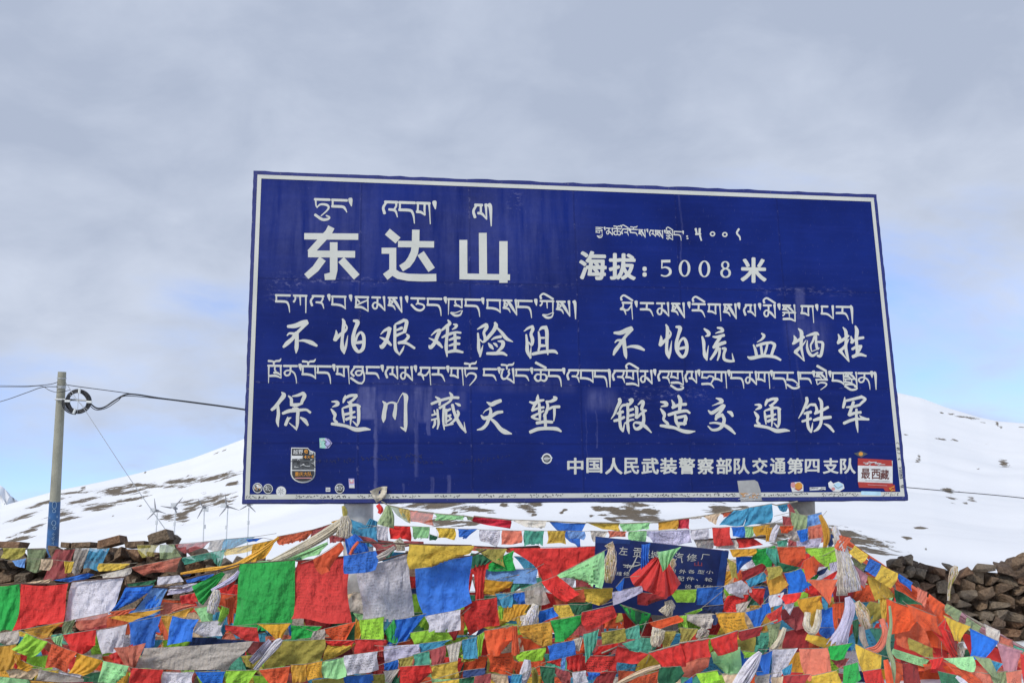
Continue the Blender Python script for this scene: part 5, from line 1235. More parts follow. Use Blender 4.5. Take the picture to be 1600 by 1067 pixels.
string("red, white and bright blue flags at lower left", 8.45, """
p 80,996 99,991 98,1006 86,1004
r 100,991 149,983 142,1021 108,1012
w 152,984 198,975 195,1016 154,1021 P
b 202,972 250,962 243,1003 206,1006
Y 252,962 300,948 288,972 262,990""", (40, 1002), (330, 944))
string("blue and white flags left of the big green flag", 8.35, """
b 270,962 309,967 298,998 261,1001
w 309,972 350,968 345,990 298,995
p 304,950 331,945 350,942 322,979
l 346,946 358,950 353,972 341,970
r 354,976 402,980 402,998 350,992""", (250, 960), (405, 972))
string("bottom left string of bright lime to printed white flags", 7.9, """
l 41,989 75,1002 65,1043 18,1017 P
o 80,1005 120,1019 106,1051 69,1043 P
Y 121,1020 161,1031 150,1065 107,1054
p 161,1032 201,1040 196,1078 150,1078
r 206,1043 255,1046 248,1078 198,1078
w 254,1049 303,1049 301,1078 249,1078 P
b 305,1049 352,1048 350,1078 302,1078 P
l 353,1047 402,1046 402,1078 351,1078 P
o 405,1046 454,1040 455,1078 404,1078
Y 455,1038 480,1037 478,1063 456,1067
Y 480,1037 503,1032 504,1059 480,1063
p 505,1033 538,1026 539,1056 506,1058
w 538,1024 591,1017 594,1045 540,1054 P""", (30, 984), (640, 1008))
string("yellow and faded flags in the bottom left corner", 8.1, """
Y -8,1009 25,1006 31,1038 -8,1045
Y 22,1020 32,1022 30,1036 20,1034
n 6,1045 64,1044 60,1060 8,1060
h 64,1046 130,1060 120,1068 58,1064
Y 32,1030 52,1040 44,1048 28,1042""", (-40, 1012), (140, 1058))
string("green and crimson strip on the bottom left frame edge", 7.8, """
p -6,1056 43,1061 43,1078 -6,1078 P
Y 45,1062 97,1066 97,1078 45,1078
c 98,1066 146,1065 146,1078 98,1078""", (-40, 1053), (205, 1070), True)
string("flags peeping out under the big red and green pair", 8.75, """
Y 402,974 453,973 446,1004 430,998
g 455,976 502,978 490,994 456,997
b 450,974 458,975 458,990 452,990
h 490,986 507,982 506,998 484,1000
o 506,982 556,971 553,998 508,1003
Y 556,965 567,975 562,998 555,997
l 563,968 600,963 598,998 566,1001 P
g 602,985 616,966 620,1000 604,998
b 614,968 666,958 640,996 606,1008 F
w 666,962 719,952 719,979 671,984
l 641,988 698,980 702,997 646,1006 P""", (360, 978), (735, 948))
string("red fold below the orange and lime flags", 8.6, """
r 506,1000 556,1000 552,1008 512,1006
r 556,998 602,999 600,1014 558,1019 F
y 516,1003 556,1005 530,1022 504,1029 P
R 590,1010 602,1008 604,1020 592,1022""", (420, 1000), (640, 1000))
string("red and teal flags right of the big blue flag", 8.9, """
r 727,939 774,933 780,970 734,981 P
a 775,927 801,926 801,946 778,945 P
l 778,946 787,946 786,962 782,964
Y 787,948 806,944 806,965 788,963 P
R 699,982 716,980 712,996 703,997
b 802,926 820,924 820,943 800,943
Y 802,944 828,943 822,962 804,966
o 720,956 728,950 728,962 722,962""", (690, 950), (850, 915))
string("small printed flags on a white cord, bottom centre left", 8.1, """
b 600,1036 621,1030 620,1046 602,1045
v 622,1029 646,1024 645,1040 624,1045 P
t 646,1022 671,1016 673,1038 647,1039 P
m 671,1016 695,1008 701,1031 675,1043
W 697,1008 721,1001 722,1026 703,1033 P
a 723,999 745,994 746,1024 724,1024 P
l 746,993 757,986 752,1018 746,1021""", (560, 1050), (800, 974))
string("pale blue and teal flags behind the white cord", 8.35, """
L 603,1009 655,1006 656,1019 603,1034
a 656,1005 704,999 692,1009 657,1017
v 722,1022 744,1022 742,1030 722,1032
l 720,1024 752,1019 750,1026 722,1030""", (585, 1008), (730, 990))
string("orange flags with a green print, bottom centre", 7.95, """
o 757,985 800,978 800,1019 762,1023
s 776,983 795,975 799,1003 781,1007 P
o 762,1022 800,1018 801,1052 764,1044 P""", (640, 1008), (812, 970))
string("red and yellow pair on the bottom edge left of centre", 8.0, """
h 600,1048 624,1045 612,1066 598,1062
G 612,1062 626,1045 628,1078 608,1078
r 626,1041 671,1038 672,1063 628,1076
y 672,1040 714,1032 716,1055 673,1056
b 538,1056 580,1052 580,1078 536,1078
v 580,1054 600,1052 604,1078 582,1078
v 490,1062 536,1056 536,1078 488,1078""", (470, 1066), (760, 1024))
string("dark flags on the bottom edge at centre", 7.85, """
B 726,1047 758,1043 752,1057 722,1058
y 676,1066 718,1060 716,1078 678,1078
G 718,1060 741,1056 741,1078 720,1078
m 742,1056 767,1051 767,1078 743,1078 P
n 767,1052 793,1054 793,1078 768,1078 P
b 793,1055 814,1053 813,1078 794,1078""", (640, 1072), (830, 1052))
string("lime fringed flag strung up to the small repair sign", 8.5, """
r 847,908 870,899 905,926 858,941
p 872,897 942,861 937,912 891,912 PN""", (780, 936), (950, 857))
string("white lace and yellow print below the fringed flag", 8.55, """
h 820,919 845,908 862,942 822,943 TE
O 865,925 910,920 912,936 868,942
y 911,919 956,918 955,945 913,935 P
L 957,925 1000,915 1000,924 958,942
b 962,917 975,902 974,924 965,930""", (790, 928), (1010, 898))
string("big red swag and dark pieces under the red bundle", 9.0, """
R 1000,925 1046,929 1040,942 1000,941
l 1047,921 1088,920 1090,938 1050,938 P
b 1089,918 1128,915 1127,943 1090,940
G 972,946 1016,960 1005,983 988,970 F
g 970,944 1016,958 1006,980 990,966
B 1098,947 1131,944 1128,958 1098,959
l 1070,958 1096,950 1096,958 1072,961""", (940, 945), (1140, 914))
string("lilac and red flags right of the repair sign", 8.8, """
w 1131,915 1158,906 1172,922 1146,937 P
r 1138,930 1170,928 1156,959 1132,950
r 1170,918 1195,919 1193,945 1168,941
b 1166,956 1201,944 1196,975 1178,983
R 1158,893 1189,880 1195,889 1160,906
a 1166,906 1193,893 1196,905 1170,916
h 1150,944 1172,938 1166,952 1148,957""", (1120, 920), (1215, 876))
string("green, gold and red flags in the lower centre", 7.9, """
o 800,976 808,977 813,1019 799,1021
Y 809,978 859,971 866,1006 814,1014 P
g 860,969 908,960 917,988 868,1004
r 909,956 956,945 965,963 917,986 P
v 939,988 976,981 980,1001 940,1007 P
t 977,983 998,975 1000,996 980,999
t 972,1005 1000,997 1002,1017 984,1015""", (790, 982), (1010, 970))
string("small yellow, blue and green prints above the gold flag", 8.15, """
W 813,962 842,954 840,976 812,977 P
b 841,955 864,948 871,960 842,972
y 865,945 889,944 895,961 878,971 P
G 890,944 916,944 908,958 895,962 P""", (800, 968), (925, 940))
string("blue and lime flags under the green and gold pair", 8.2, """
l 813,1018 851,1011 848,1028 812,1030 P
b 855,1007 895,1000 897,1021 857,1028 P
W 895,998 911,994 906,1013 898,1014 P
r 936,1009 964,1004 964,1022 928,1023
o 798,1028 814,1036 814,1053 798,1052""", (795, 1024), (1000, 998))
string("red folded flags at the bottom centre", 8.05, """
r 855,1033 877,1028 875,1039 858,1037
r 885,1026 911,1020 908,1047 886,1043 F
r 912,1024 964,1024 964,1048 911,1048
O 966,1047 996,1048 982,1072 966,1073
R 940,1048 964,1049 964,1078 922,1078""", (845, 1036), (1000, 1040))
string("small printed flags on the bottom frame edge, centre", 7.75, """
a 800,1053 816,1053 813,1078 798,1078
G 843,1040 867,1042 866,1072 841,1072 P
m 868,1042 890,1048 890,1078 867,1078
w 893,1050 915,1047 919,1066 896,1067 P
b 917,1049 938,1050 938,1060 920,1062""", (790, 1048), (950, 1046))
string("row of plain red flags sweeping up to the right", 8.0, """
r 966,1009 1012,1021 1000,1033 966,1030
r 1014,1019 1061,1006 1068,1034 1034,1041 F
r 1062,1004 1108,997 1112,1020 1066,1033 F
r 1111,998 1152,985 1150,1010 1120,1020 F
R 1155,986 1190,978 1186,990 1158,998""", (940, 1020), (1215, 968), False, .006)
string("orange, grey and gold flags below the repair sign", 8.3, """
o 1016,972 1058,961 1063,970 1020,984
l 1060,962 1073,960 1078,984 1066,984
h 1072,960 1113,958 1112,978 1078,984 P
B 1113,960 1122,958 1121,971 1114,974
Y 1119,957 1162,956 1173,986 1134,990""", (990, 978), (1180, 948))
string("coral and pale green flags under the red sweep", 8.15, """
v 1028,985 1056,985 1052,1009 1030,1010
v 1062,980 1090,982 1088,996 1064,1000
k 1063,1028 1109,1024 1100,1050 1063,1051
p 1113,1018 1156,1010 1158,1050 1114,1051
b 1157,1014 1167,1030 1161,1041 1157,1040
l 1160,1016 1184,1019 1170,1026 1160,1026
b 1184,1025 1206,1016 1206,1052 1187,1050""", (1010, 1036), (1215, 1008))
string("green and lime flags on the bottom edge right of centre", 7.8, """
o 1000,1056 1030,1047 1028,1078 998,1078
G 1030,1042 1064,1040 1080,1062 1030,1078
b 1064,1069 1082,1056 1088,1078 1062,1078
l 1088,1052 1121,1046 1126,1078 1096,1078
n 1128,1052 1156,1052 1152,1078 1130,1078
h 1180,1056 1204,1052 1204,1078 1182,1078""", (985, 1056), (1220, 1050))
string("gold and green flags beside the repair sign's right edge", 9.0, """
Y 1141,858 1180,857 1178,866 1148,868
g 1178,857 1211,852 1206,880 1170,881
b 1150,868 1176,870 1162,888 1152,891
v 1136,872 1150,880 1152,902 1142,898
m 1196,880 1212,876 1210,886 1198,890""", (1130, 860), (1230, 850))
string("short colourful string wrapped below the right post", 9.15, """
Y 1195,822 1206,824 1206,841 1196,841
o 1217,821 1240,821 1238,831 1219,831
h 1224,833 1247,828 1250,842 1225,842
b 1245,829 1262,825 1262,840 1250,843
k 1263,823 1288,817 1291,841 1266,846 F
t 1214,845 1231,842 1231,856 1217,856
m 1232,842 1246,847 1244,856 1230,854
L 1245,845 1282,840 1279,853 1248,855
B 1293,832 1306,836 1304,852 1294,852""", (1190, 826), (1300, 822))
string("bright orange and lime flags under the right post", 8.7, """
t 1198,855 1214,857 1217,881 1200,883
o 1215,854 1256,853 1262,886 1218,878
l 1256,856 1310,853 1318,866 1291,884
G 1216,878 1250,886 1240,892 1220,891""", (1185, 858), (1322, 850))
string("second row below the bright orange flags", 8.6, """
v 1198,886 1219,884 1221,896 1200,903
Y 1198,900 1222,896 1229,912 1202,930
b 1226,895 1251,888 1262,916 1230,925
o 1256,876 1271,868 1287,885 1262,902
g 1262,905 1281,896 1277,905 1264,911
B 1270,896 1296,884 1290,894 1274,900
r 1256,921 1310,890 1295,926 1276,932
L 1296,880 1310,876 1308,888 1298,890""", (1188, 900), (1318, 884))
string("yellow, blue and red flags hanging mid right", 8.45, """
w 1202,930 1224,925 1222,940 1204,945
r 1216,930 1252,925 1254,936 1225,942
b 1190,944 1204,940 1204,955 1194,958
Y 1246,936 1282,930 1284,942 1257,958
a 1284,932 1296,930 1294,950 1284,950
Y 1290,936 1301,940 1298,948 1291,946
r 1198,961 1222,946 1227,961 1200,977
w 1221,942 1241,940 1236,957 1226,950
b 1284,951 1300,948 1303,979 1282,979 P
b 1281,980 1303,980 1300,997 1282,990
O 1262,905 1308,905 1300,925 1290,940""", (1184, 952), (1312, 940))
string("deep red flags hanging in the right middle", 8.55, """
s 1199,976 1220,972 1216,1006 1200,1009
m 1221,952 1252,946 1256,976 1224,983
R 1228,986 1260,978 1263,1010 1224,1008
y 1263,990 1306,998 1301,1010 1262,1013
R 1310,965 1332,975 1330,1000 1312,1000
G 1332,970 1342,966 1340,1000 1334,1000""", (1190, 972), (1350, 985))
string("white pennant and salmon flag on a level cord", 8.2, """
w 1204,1014 1246,1012 1217,1056 1205,1055 P
a 1200,1020 1206,1024 1206,1046 1200,1048
k 1249,1013 1291,1012 1297,1047 1263,1054
g 1296,1009 1332,1004 1320,1025 1296,1026
m 1294,1026 1326,1028 1320,1042 1300,1039
y 1338,1006 1377,1023 1372,1051 1345,1041 P""", (1185, 1014), (1400, 1030))
string("flags along the bottom edge at right", 7.95, """
n 1205,1058 1224,1056 1222,1078 1202,1078
R 1224,1055 1266,1053 1269,1078 1222,1078
y 1270,1055 1306,1047 1315,1078 1274,1078 P
g 1318,1040 1340,1034 1347,1058 1318,1078
r 1349,1048 1376,1044 1382,1078 1357,1078
a 1222,1046 1238,1036 1236,1052 1224,1054""", (1190, 1062), (1420, 1050))
string("orange edged string running down the right slope", 8.75, """
o 1322,853 1350,872 1348,878 1324,862 E
s 1330,871 1353,883 1350,893 1336,886 E
B 1350,884 1361,887 1359,894 1348,893 E
o 1360,878 1400,905 1398,911 1360,888 E
O 1359,886 1375,895 1373,903 1358,898 E
h 1375,890 1400,906 1400,921 1383,911 E
o 1400,905 1436,928 1434,938 1400,916 E
k 1436,934 1463,946 1466,979 1446,968 TE
o 1436,926 1470,948 1466,956 1440,940 E
p 1467,942 1484,951 1484,962 1470,954 E
w 1484,949 1498,957 1494,966 1484,962 E
M 1494,953 1560,990 1560,1001 1494,966 E
M 1560,990 1640,1034 1640,1044 1560,1001 E""", (1300, 832), (1680, 1056), False, .01)
string("yellow and green flags hung inside the right slope", 8.6, """
M 1334,882 1356,898 1352,915 1338,905
y 1355,898 1378,905 1395,928 1366,932
y 1372,926 1389,930 1386,966 1378,962
G 1397,920 1411,926 1437,940 1400,940""", (1322, 872), (1445, 948))
string("orange banner cloth with olive bands at lower right", 8.5, """
o 1385,935 1440,955 1452,986 1390,985
O 1400,958 1440,975 1458,1012 1402,1000
u 1398,940 1414,954 1418,993 1401,986
v 1420,996 1456,1012 1456,1028 1422,1011
p 1396,1013 1450,1030 1456,1042 1398,1026
R 1408,1029 1433,1032 1439,1078 1412,1078
O 1392,1030 1410,1036 1412,1078 1392,1078
o 1430,1034 1472,1030 1470,1046 1434,1046""", (1380, 930), (1470, 985))
string("red drape and yellow to lilac flags at far right", 8.2, """
o 1418,944 1462,962 1470,990 1440,978
r 1458,985 1478,965 1494,1002 1486,1026 F
R 1476,982 1490,990 1497,1006 1488,1026
y 1475,961 1516,978 1506,1005 1490,998
b 1516,981 1559,1001 1553,1031 1517,1021
M 1558,1003 1597,1016 1588,1049 1567,1046
r 1595,1020 1625,1030 1625,1078 1592,1078""", (1410, 938), (1650, 1045))
string("cream, sage and coral flags in the lower right corner", 8.0, """
p 1476,1028 1520,1025 1522,1046 1497,1041 P
s 1521,1024 1546,1028 1570,1062 1538,1054
a 1541,1028 1566,1036 1566,1049 1546,1046
o 1474,1032 1500,1040 1545,1078 1512,1078
k 1518,1048 1545,1052 1560,1078 1540,1078
s 1544,1050 1574,1048 1572,1078 1548,1078
k 1572,1050 1596,1046 1596,1078 1572,1078
G 1466,1048 1501,1056 1500,1078 1466,1078
r 1452,1030 1474,1026 1474,1040 1452,1044""", (1440, 1026), (1640, 1060))
string("loose orange and red sheets draped down the right slope", 8.95, """
o 1330,858 1400,906 1404,938 1350,905 F
o 1398,908 1472,952 1500,1028 1402,1002 F
r 1400,990 1496,1018 1492,1052 1398,1046 F
o 1396,1036 1500,1040 1520,1082 1392,1082 F
k 1480,1020 1560,1038 1600,1082 1500,1082
r 1500,985 1600,1030 1604,1060 1520,1035""", (1305, 838), (1640, 1046), True, .006)
string("mixed flags tied tight round the left post's foot", 9.25, """
b 540,836 566,840 562,862 542,860 F
a 560,826 588,822 590,846 564,850 F
m 584,842 616,846 610,866 586,866
t 596,852 622,850 618,870 600,872
O 548,852 572,856 566,872 550,872""", (530, 830), (640, 846))
string("rags tied close round the right post's foot", 9.4, """
s 1236,800 1262,806 1258,826 1238,822 FE
m 1222,806 1242,808 1240,824 1224,824 E
e 1256,806 1284,800 1284,822 1260,826 FE
W 1240,818 1270,822 1266,838 1242,836 E""", (1210, 806), (1292, 798))
# ---- single cloths
def single(name, label, cat, key, q, d, op='', part=None):
    o = flag(None, key, q, d, op, None); o.name = name; o['label'] = label; o['category'] = cat; return o
single("prayer_cloth", "large faded grey cloth sheet with coloured stains at lower left", "cloth", 'h', [(226, 1012), (397, 1001), (356, 1048), (216, 1043)], 8.3)
single("prayer_cloth", "large yellow cloth with handwritten black lines at bottom centre left", "cloth", 'v', [(436, 1001), (509, 998), (502, 1031), (412, 1044)], 8.5, 'P')
single("prayer_cloth", "crumpled salmon cloth bunched beside the grey sheet", "cloth", 'k', [(178, 1011), (226, 1004), (212, 1039), (198, 1046)], 8.2, 'F')
single("prayer_cloth", "dark red cloth crease under the white printed flag", "cloth", 'r', [(170, 1022), (206, 1006), (200, 1030), (178, 1034)], 8.25, 'F')
single("prayer_cloth", "satin green cloth twisted beside the big green flag", "cloth", 'g', [(347, 893), (352, 896), (322, 935), (308, 914)], 8.95, 'F')
single("prayer_cloth", "hanging sea green satin knot at the lower centre", "cloth", 't', [(912, 990), (937, 982), (930, 1008), (916, 1035)], 7.8, 'F')
single("prayer_cloth", "small blue twisted rag above the printed flags", "cloth", 'e', [(878, 1027), (885, 1025), (883, 1050), (876, 1046)], 7.8, 'F')
single("prayer_cloth", "blue ribbon draped over the repair sign's title", "cloth", 'b', [(1003, 850), (1016, 848), (1014, 873), (1002, 884)], 8.6, 'F')
single("prayer_cloth", "green knotted cloth on top of the red bundle", "cloth", 'p', [(1027, 862), (1063, 854), (1050, 874), (1034, 889)], 8.45, 'F')
# red bundle tied in front of the small sign
V = []; UV = []; nu, nv = 33, 18; rng = np.random.RandomState(8)
hem = catmull([(984, 897), (993, 915), (1010, 927), (1032, 930), (1050, 925), (1064, 913)], 7)
for j in range(nv):
    v = j / (nv - 1)
    for i in range(nu):
        u = i / (nu - 1); top = np.array([1024 + 15 * u, 869 + 3 * math.sin(u * 3.1)]); e = hem[int(u * (len(hem) - 1))]
        p = top * (1 - v) + e * v; p[1] += 4 * math.sin(u * 9 + 1) * v * v
        dd = -.10 * math.sin(math.pi * u) * math.sin(v * 2.2) + .028 * math.sin(u * 25 + 1.2 * v) * (.3 + v * .7) + .016 * math.sin(u * 47 + v * 4)
        V.append(at(p[0], p[1], 8.6 + dd)); UV.append((u, 1 - v))
tag(mesh("cloth_bundle", V, grid_faces(nu, nv), cloth('r', False), base=V[0], smooth=True, uv=UV), "red cloth bundle gathered in front of the repair sign", "cloth")
# ---- scarves, tassels and ropes: folded strips
def scarf(name, label, key, path, d, folds=5, fray=0.0, cat="scarf", seed=0, amp=.16):
    rng = np.random.RandomState(seed + 50); P = catmull([(x, y, wv) for (x, y, wv) in path], 8); n_ = len(P); na_ = max(13, folds * 6 + 1)
    V = []; UV = []; ph = rng.rand(4) * 6.28; wob = rng.rand(na_) * 6.28
    for j in range(n_):
        v = j / (n_ - 1); T = P[min(j + 1, n_ - 1), :2] - P[max(j - 1, 0), :2]; T /= np.linalg.norm(T) + 1e-9; nn = np.array([-T[1], T[0]])
        for i in range(na_):
            u = i / (na_ - 1) * 2 - 1; ww = P[j, 2] / 2
            q = P[j, :2] + nn * u * ww * (1 + .08 * math.sin(5 * v + ph[0]))
            if fray and v > .8: q = q + T * (rng.uniform(-1, 1) * fray * P[j, 2] * (v - .8) * 5)
            wm = P[j, 2] * d / F
            dd = -wm * .33 * math.sqrt(max(0, 1 - u * u)) + wm * amp * math.sin(folds * math.pi * (u + .22 * math.sin(3.1 * u + ph[3])) + ph[1] + 1.6 * math.sin(4 * v + ph[2])) * (.6 + .5 * math.sin(2.7 * u + 3 * v + ph[0])) + wm * .05 * math.sin(11 * v + wob[i])
            V.append(at(q[0], q[1], d + dd)); UV.append((u * .5 + .5, v))
    return tag(mesh(name, V, grid_faces(na_, n_), cloth(key, False), base=V[0], smooth=True, uv=UV), label, cat)
def yarn(name, label, key, path, d, n_=26, r=.0045, cat="tassel", seed=0):
    n_ = int(n_ * 2.2); r = r * .62
    """a hank of loose yarn or fringe: many thin strands following one path"""
    rng = np.random.RandomState(seed + 9); mb = MB(); P = catmull([(x, y, wv) for (x, y, wv) in path], 5)
    for k in range(n_):
        u = rng.uniform(-1, 1); ph = rng.rand(3) * 6.28; pts = []; L_ = len(P) - rng.randint(0, max(1, len(P) // 6))
        for j in range(L_):
            T = P[min(j + 1, len(P) - 1), :2] - P[max(j - 1, 0), :2]; T /= np.linalg.norm(T) + 1e-9; nn = np.array([-T[1], T[0]])
            q = P[j, :2] + nn * P[j, 2] / 2 * (u * (1 + .2 * math.sin(j * .3 + ph[2])) + .22 * math.sin(j * .55 + ph[0]) + .08 * math.sin(j * 1.9 + ph[1]))
            wm = P[j, 2] * d / F
            pts.append(at(q[0], q[1], d - wm * .45 * math.sqrt(max(0, 1 - u * u)) * rng.uniform(.5, 1) + .008 * math.sin(j * .5 + ph[1])))
        V, Fc = tube(pts, r * rng.uniform(.7, 1.4), 5); mb.add(V, Fc, int(rng.choice(4, p=[.5, .2, .15, .15])))
    return tag(mesh(name, mb.V, mb.F, [cloth(key, False), cloth('W', False), cloth('h', False), cloth('v' if key == 'n' else 'C', False)], mats=mb.M, base=mb.V[0], smooth=True), label, cat)
scarf("scarf", "long cream scarf stretched up to the left post", 'C', [(414, 884, 10), (450, 866, 13), (490, 845, 15), (520, 826, 14), (538, 811, 9)], 8.95, 4, seed=1)
scarf("scarf", "thin green scarf under the long cream one", 'p', [(402, 880, 7), (440, 876, 6), (480, 862, 6), (512, 848, 4)], 9.2, 3, seed=2)
yarn("tassel", "white wool fringe hanging at the left post's left side", 'C', [(538, 806, 9), (540, 820, 15), (536, 840, 20)], 8.9, 34, seed=1)
scarf("scarf", "blue cloth wound round the left post", 'a', [(544, 815, 12), (558, 826, 22), (574, 834, 24), (584, 812, 14)], PL.dot(M3 @ np.array([0, 0, -1.0])) - EYE.dot(M3 @ np.array([0, 0, -1.0])) - .24, 4, seed=3)
scarf("scarf", "dark blue cloth hanging below the left post", 'b', [(548, 838, 16), (556, 850, 26), (566, 862, 22), (558, 872, 10)], 8.8, 4, seed=4)
scarf("scarf", "rust coloured rope end knotted under the left post", 'O', [(560, 846, 4), (552, 856, 5), (547, 866, 5)], 8.6, 2, seed=5)
scarf("scarf", "brown twisted rope crossing right from the left post", 'm', [(556, 838, 5), (580, 845, 8), (600, 858, 9), (630, 850, 10), (662, 848, 5)], 9.0, 3, seed=6)
scarf("scarf", "silver grey scarf knotted right of the left post", 'h', [(590, 872, 8), (604, 864, 9), (617, 854, 6)], 8.6, 3, seed=7)
yarn("tassel", "short cream tassel below the second level string", 'C', [(620, 843, 10), (626, 852, 12), (627, 860, 11)], 8.85, 22, seed=2)
scarf("scarf", "pale green scarf hanging right of the left post", 's', [(606, 790, 6), (606, 806, 22), (602, 822, 26)], 9.6, 3, seed=8)
scarf("scarf", "dark dangling cord bundle left of the left post top", 'v', [(536, 790, 5), (539, 800, 8), (538, 812, 5)], 9.2, 2, seed=9)
scarf("scarf", "red knot tied beside the left post under the paper scrap", 'r', [(590, 788, 6), (595, 796, 9), (592, 802, 5)], 9.1, 2, seed=10)
scarf("scarf", "golden scarf twisted tight above the green flag", 'Y', [(282, 896, 4), (320, 890, 6), (362, 885, 7), (392, 871, 9), (414, 856, 6), (436, 839, 4)], 9.05, 3, seed=11)
scarf("scarf", "lilac scarf rope beside the satin green cloth", 'L', [(330, 922, 4), (350, 912, 7), (366, 902, 8), (374, 892, 6)], 8.9, 3, seed=12)
yarn("tassel", "white yarn tassel beside the big green flag", 'w', [(338, 921, 7), (336, 934, 14), (330, 958, 10)], 8.25, 34, seed=3)
scarf("scarf", "white scarf slanting below the big green flag", 'w', [(398, 1046, 7), (415, 1026, 10), (432, 1006, 12), (440, 998, 6)], 8.4, 3, seed=13)
scarf("scarf", "grey white scarf folded left of the yellow cloth", 'L', [(392, 1034, 9), (408, 1018, 14), (424, 1002, 12)], 8.55, 4, seed=14)
yarn("tassel", "long straw coloured tassel over the repair sign's left side", 'n', [(951, 849, 12), (955, 858, 9), (954, 880, 17), (950, 910, 12)], 8.7, 46, .004, seed=4)
yarn("tassel", "short brown tassel left of the repair sign's right half", 'n', [(1052, 872, 6), (1048, 882, 12), (1044, 894, 8)], 8.9, 20, seed=5)
yarn("tassel", "white yarn hank hanging at the centre left of the gold flag", 'w', [(838, 944, 9), (832, 960, 14), (824, 980, 17)], 8.1, 44, seed=6)
yarn("tassel", "cream wool hank below the repair sign", 'C', [(1044, 938, 9), (1046, 948, 15), (1038, 960, 18)], 8.6, 36, seed=7)
yarn("tassel", "cream fringe under the small orange flag", 'C', [(1030, 982, 18), (1026, 996, 16), (1026, 1010, 10)], 8.1, 32, seed=8)
yarn("tassel", "grey fringe under the grey printed flag", 'h', [(1102, 982, 12), (1098, 990, 16), (1090, 998, 10)], 8.15, 24, seed=9)
scarf("scarf", "silvery scarf falling down at the bottom right of centre", 'w', [(1188, 1018, 6), (1176, 1036, 20), (1164, 1056, 26), (1150, 1078, 22)], 7.75, 4, seed=15)
scarf("scarf", "pinkish rope twisting up from the bottom centre", 'n', [(955, 1074, 5), (985, 1058, 8), (1012, 1046, 9), (1032, 1040, 6)], 7.7, 3, seed=16)
scarf("scarf", "white crumpled rag at the lower centre left", 'w', [(824, 1030, 10), (822, 1046, 18), (816, 1064, 14), (812, 1076, 10)], 7.8, 4, seed=17)
scarf("scarf", "olive gold rag hanging left of the green print", 'v', [(832, 1042, 6), (836, 1054, 11), (836, 1072, 9)], 7.9, 3, seed=18)
scarf("scarf", "white knotted rag left of the right post", 'w', [(1216, 820, 6), (1210, 832, 11), (1206, 846, 9)], 9.0, 3, seed=19)
scarf("scarf", "gold scarf hanging from the right post's right side", 'Y', [(1281, 804, 6), (1288, 820, 9), (1292, 838, 11), (1288, 858, 6)], 8.95, 3, seed=20)
yarn("tassel", "long white wool rope hanging at the top of the right slope", 'w', [(1303, 822, 6), (1312, 846, 10), (1324, 880, 14), (1333, 924, 22)], 8.5, 70, .005, seed=10)
yarn("tassel", "greyish wool rope just left of the long white one", 'W', [(1304, 840, 6), (1314, 876, 9), (1316, 930, 13)], 8.6, 26, .005, seed=11)
scarf("scarf", "white cloth hanging in folds under the long wool rope", 'L', [(1324, 932, 8), (1328, 950, 17), (1320, 978, 20), (1308, 1008, 34)], 8.3, 3, seed=21, amp=.09, fray=.25)
yarn("tassel", "looped cream yarn hank in the right middle", 'C', [(1262, 956, 7), (1260, 976, 9), (1268, 986, 10), (1276, 978, 9), (1280, 952, 7)], 8.35, 34, seed=12)
scarf("scarf", "beige scarf strip hanging left of the white pennant", 'C', [(1226, 980, 6), (1220, 996, 9), (1208, 1014, 12)], 8.25, 3, seed=22)
yarn("tassel", "brown straw tuft at the right of the white cloth", 'n', [(1338, 940, 9), (1348, 958, 15), (1356, 982, 13)], 8.5, 40, seed=13)
scarf("scarf", "coral scarf curving down at the right", 'k', [(1378, 966, 9), (1383, 990, 11), (1372, 1012, 12), (1352, 1016, 7)], 8.3, 3, seed=23)
scarf("scarf", "grey scarf hanging right of the white cloth", 'h', [(1346, 978, 8), (1348, 996, 11), (1354, 1010, 8)], 8.4, 3, seed=24)
scarf("scarf", "twisted yellow green cord hanging down the lower right", 's', [(1390, 946, 4), (1392, 975, 6), (1388, 1010, 7), (1396, 1040, 7), (1394, 1078, 6)], 8.0, 2, seed=25)
scarf("scarf", "orange rag strip along the bottom at right", 'o', [(1384, 1030, 7), (1388, 1050, 12), (1392, 1078, 12)], 7.95, 3, seed=26)
yarn("tassel", "cream strands hanging under the far right yellow flag", 'C', [(1500, 1004, 10), (1502, 1014, 10), (1502, 1026, 7)], 8.25, 14, .003, seed=14)
scarf("scarf", "white strip lying in the lower right corner", 'w', [(1494, 1056, 5), (1506, 1066, 8), (1520, 1078, 6)], 7.9, 2, seed=27)
scarf("scarf", "grey green cloth wound round the right post", 's', [(1240, 796, 8), (1246, 812, 16), (1256, 828, 24), (1266, 838, 18)], 9.5, 4, seed=28)
scarf("scarf", "brown rag tied left of the right post", 'm', [(1232, 787, 5), (1238, 800, 9), (1240, 814, 8)], 9.45, 3, seed=29)
yarn("tassel", "dry brown rag caught on the right stone wall", 'n', [(1494, 884, 6), (1490, 896, 12), (1484, 916, 6), (1482, 938, 3)], 11.75, 16, .006, seed=15)

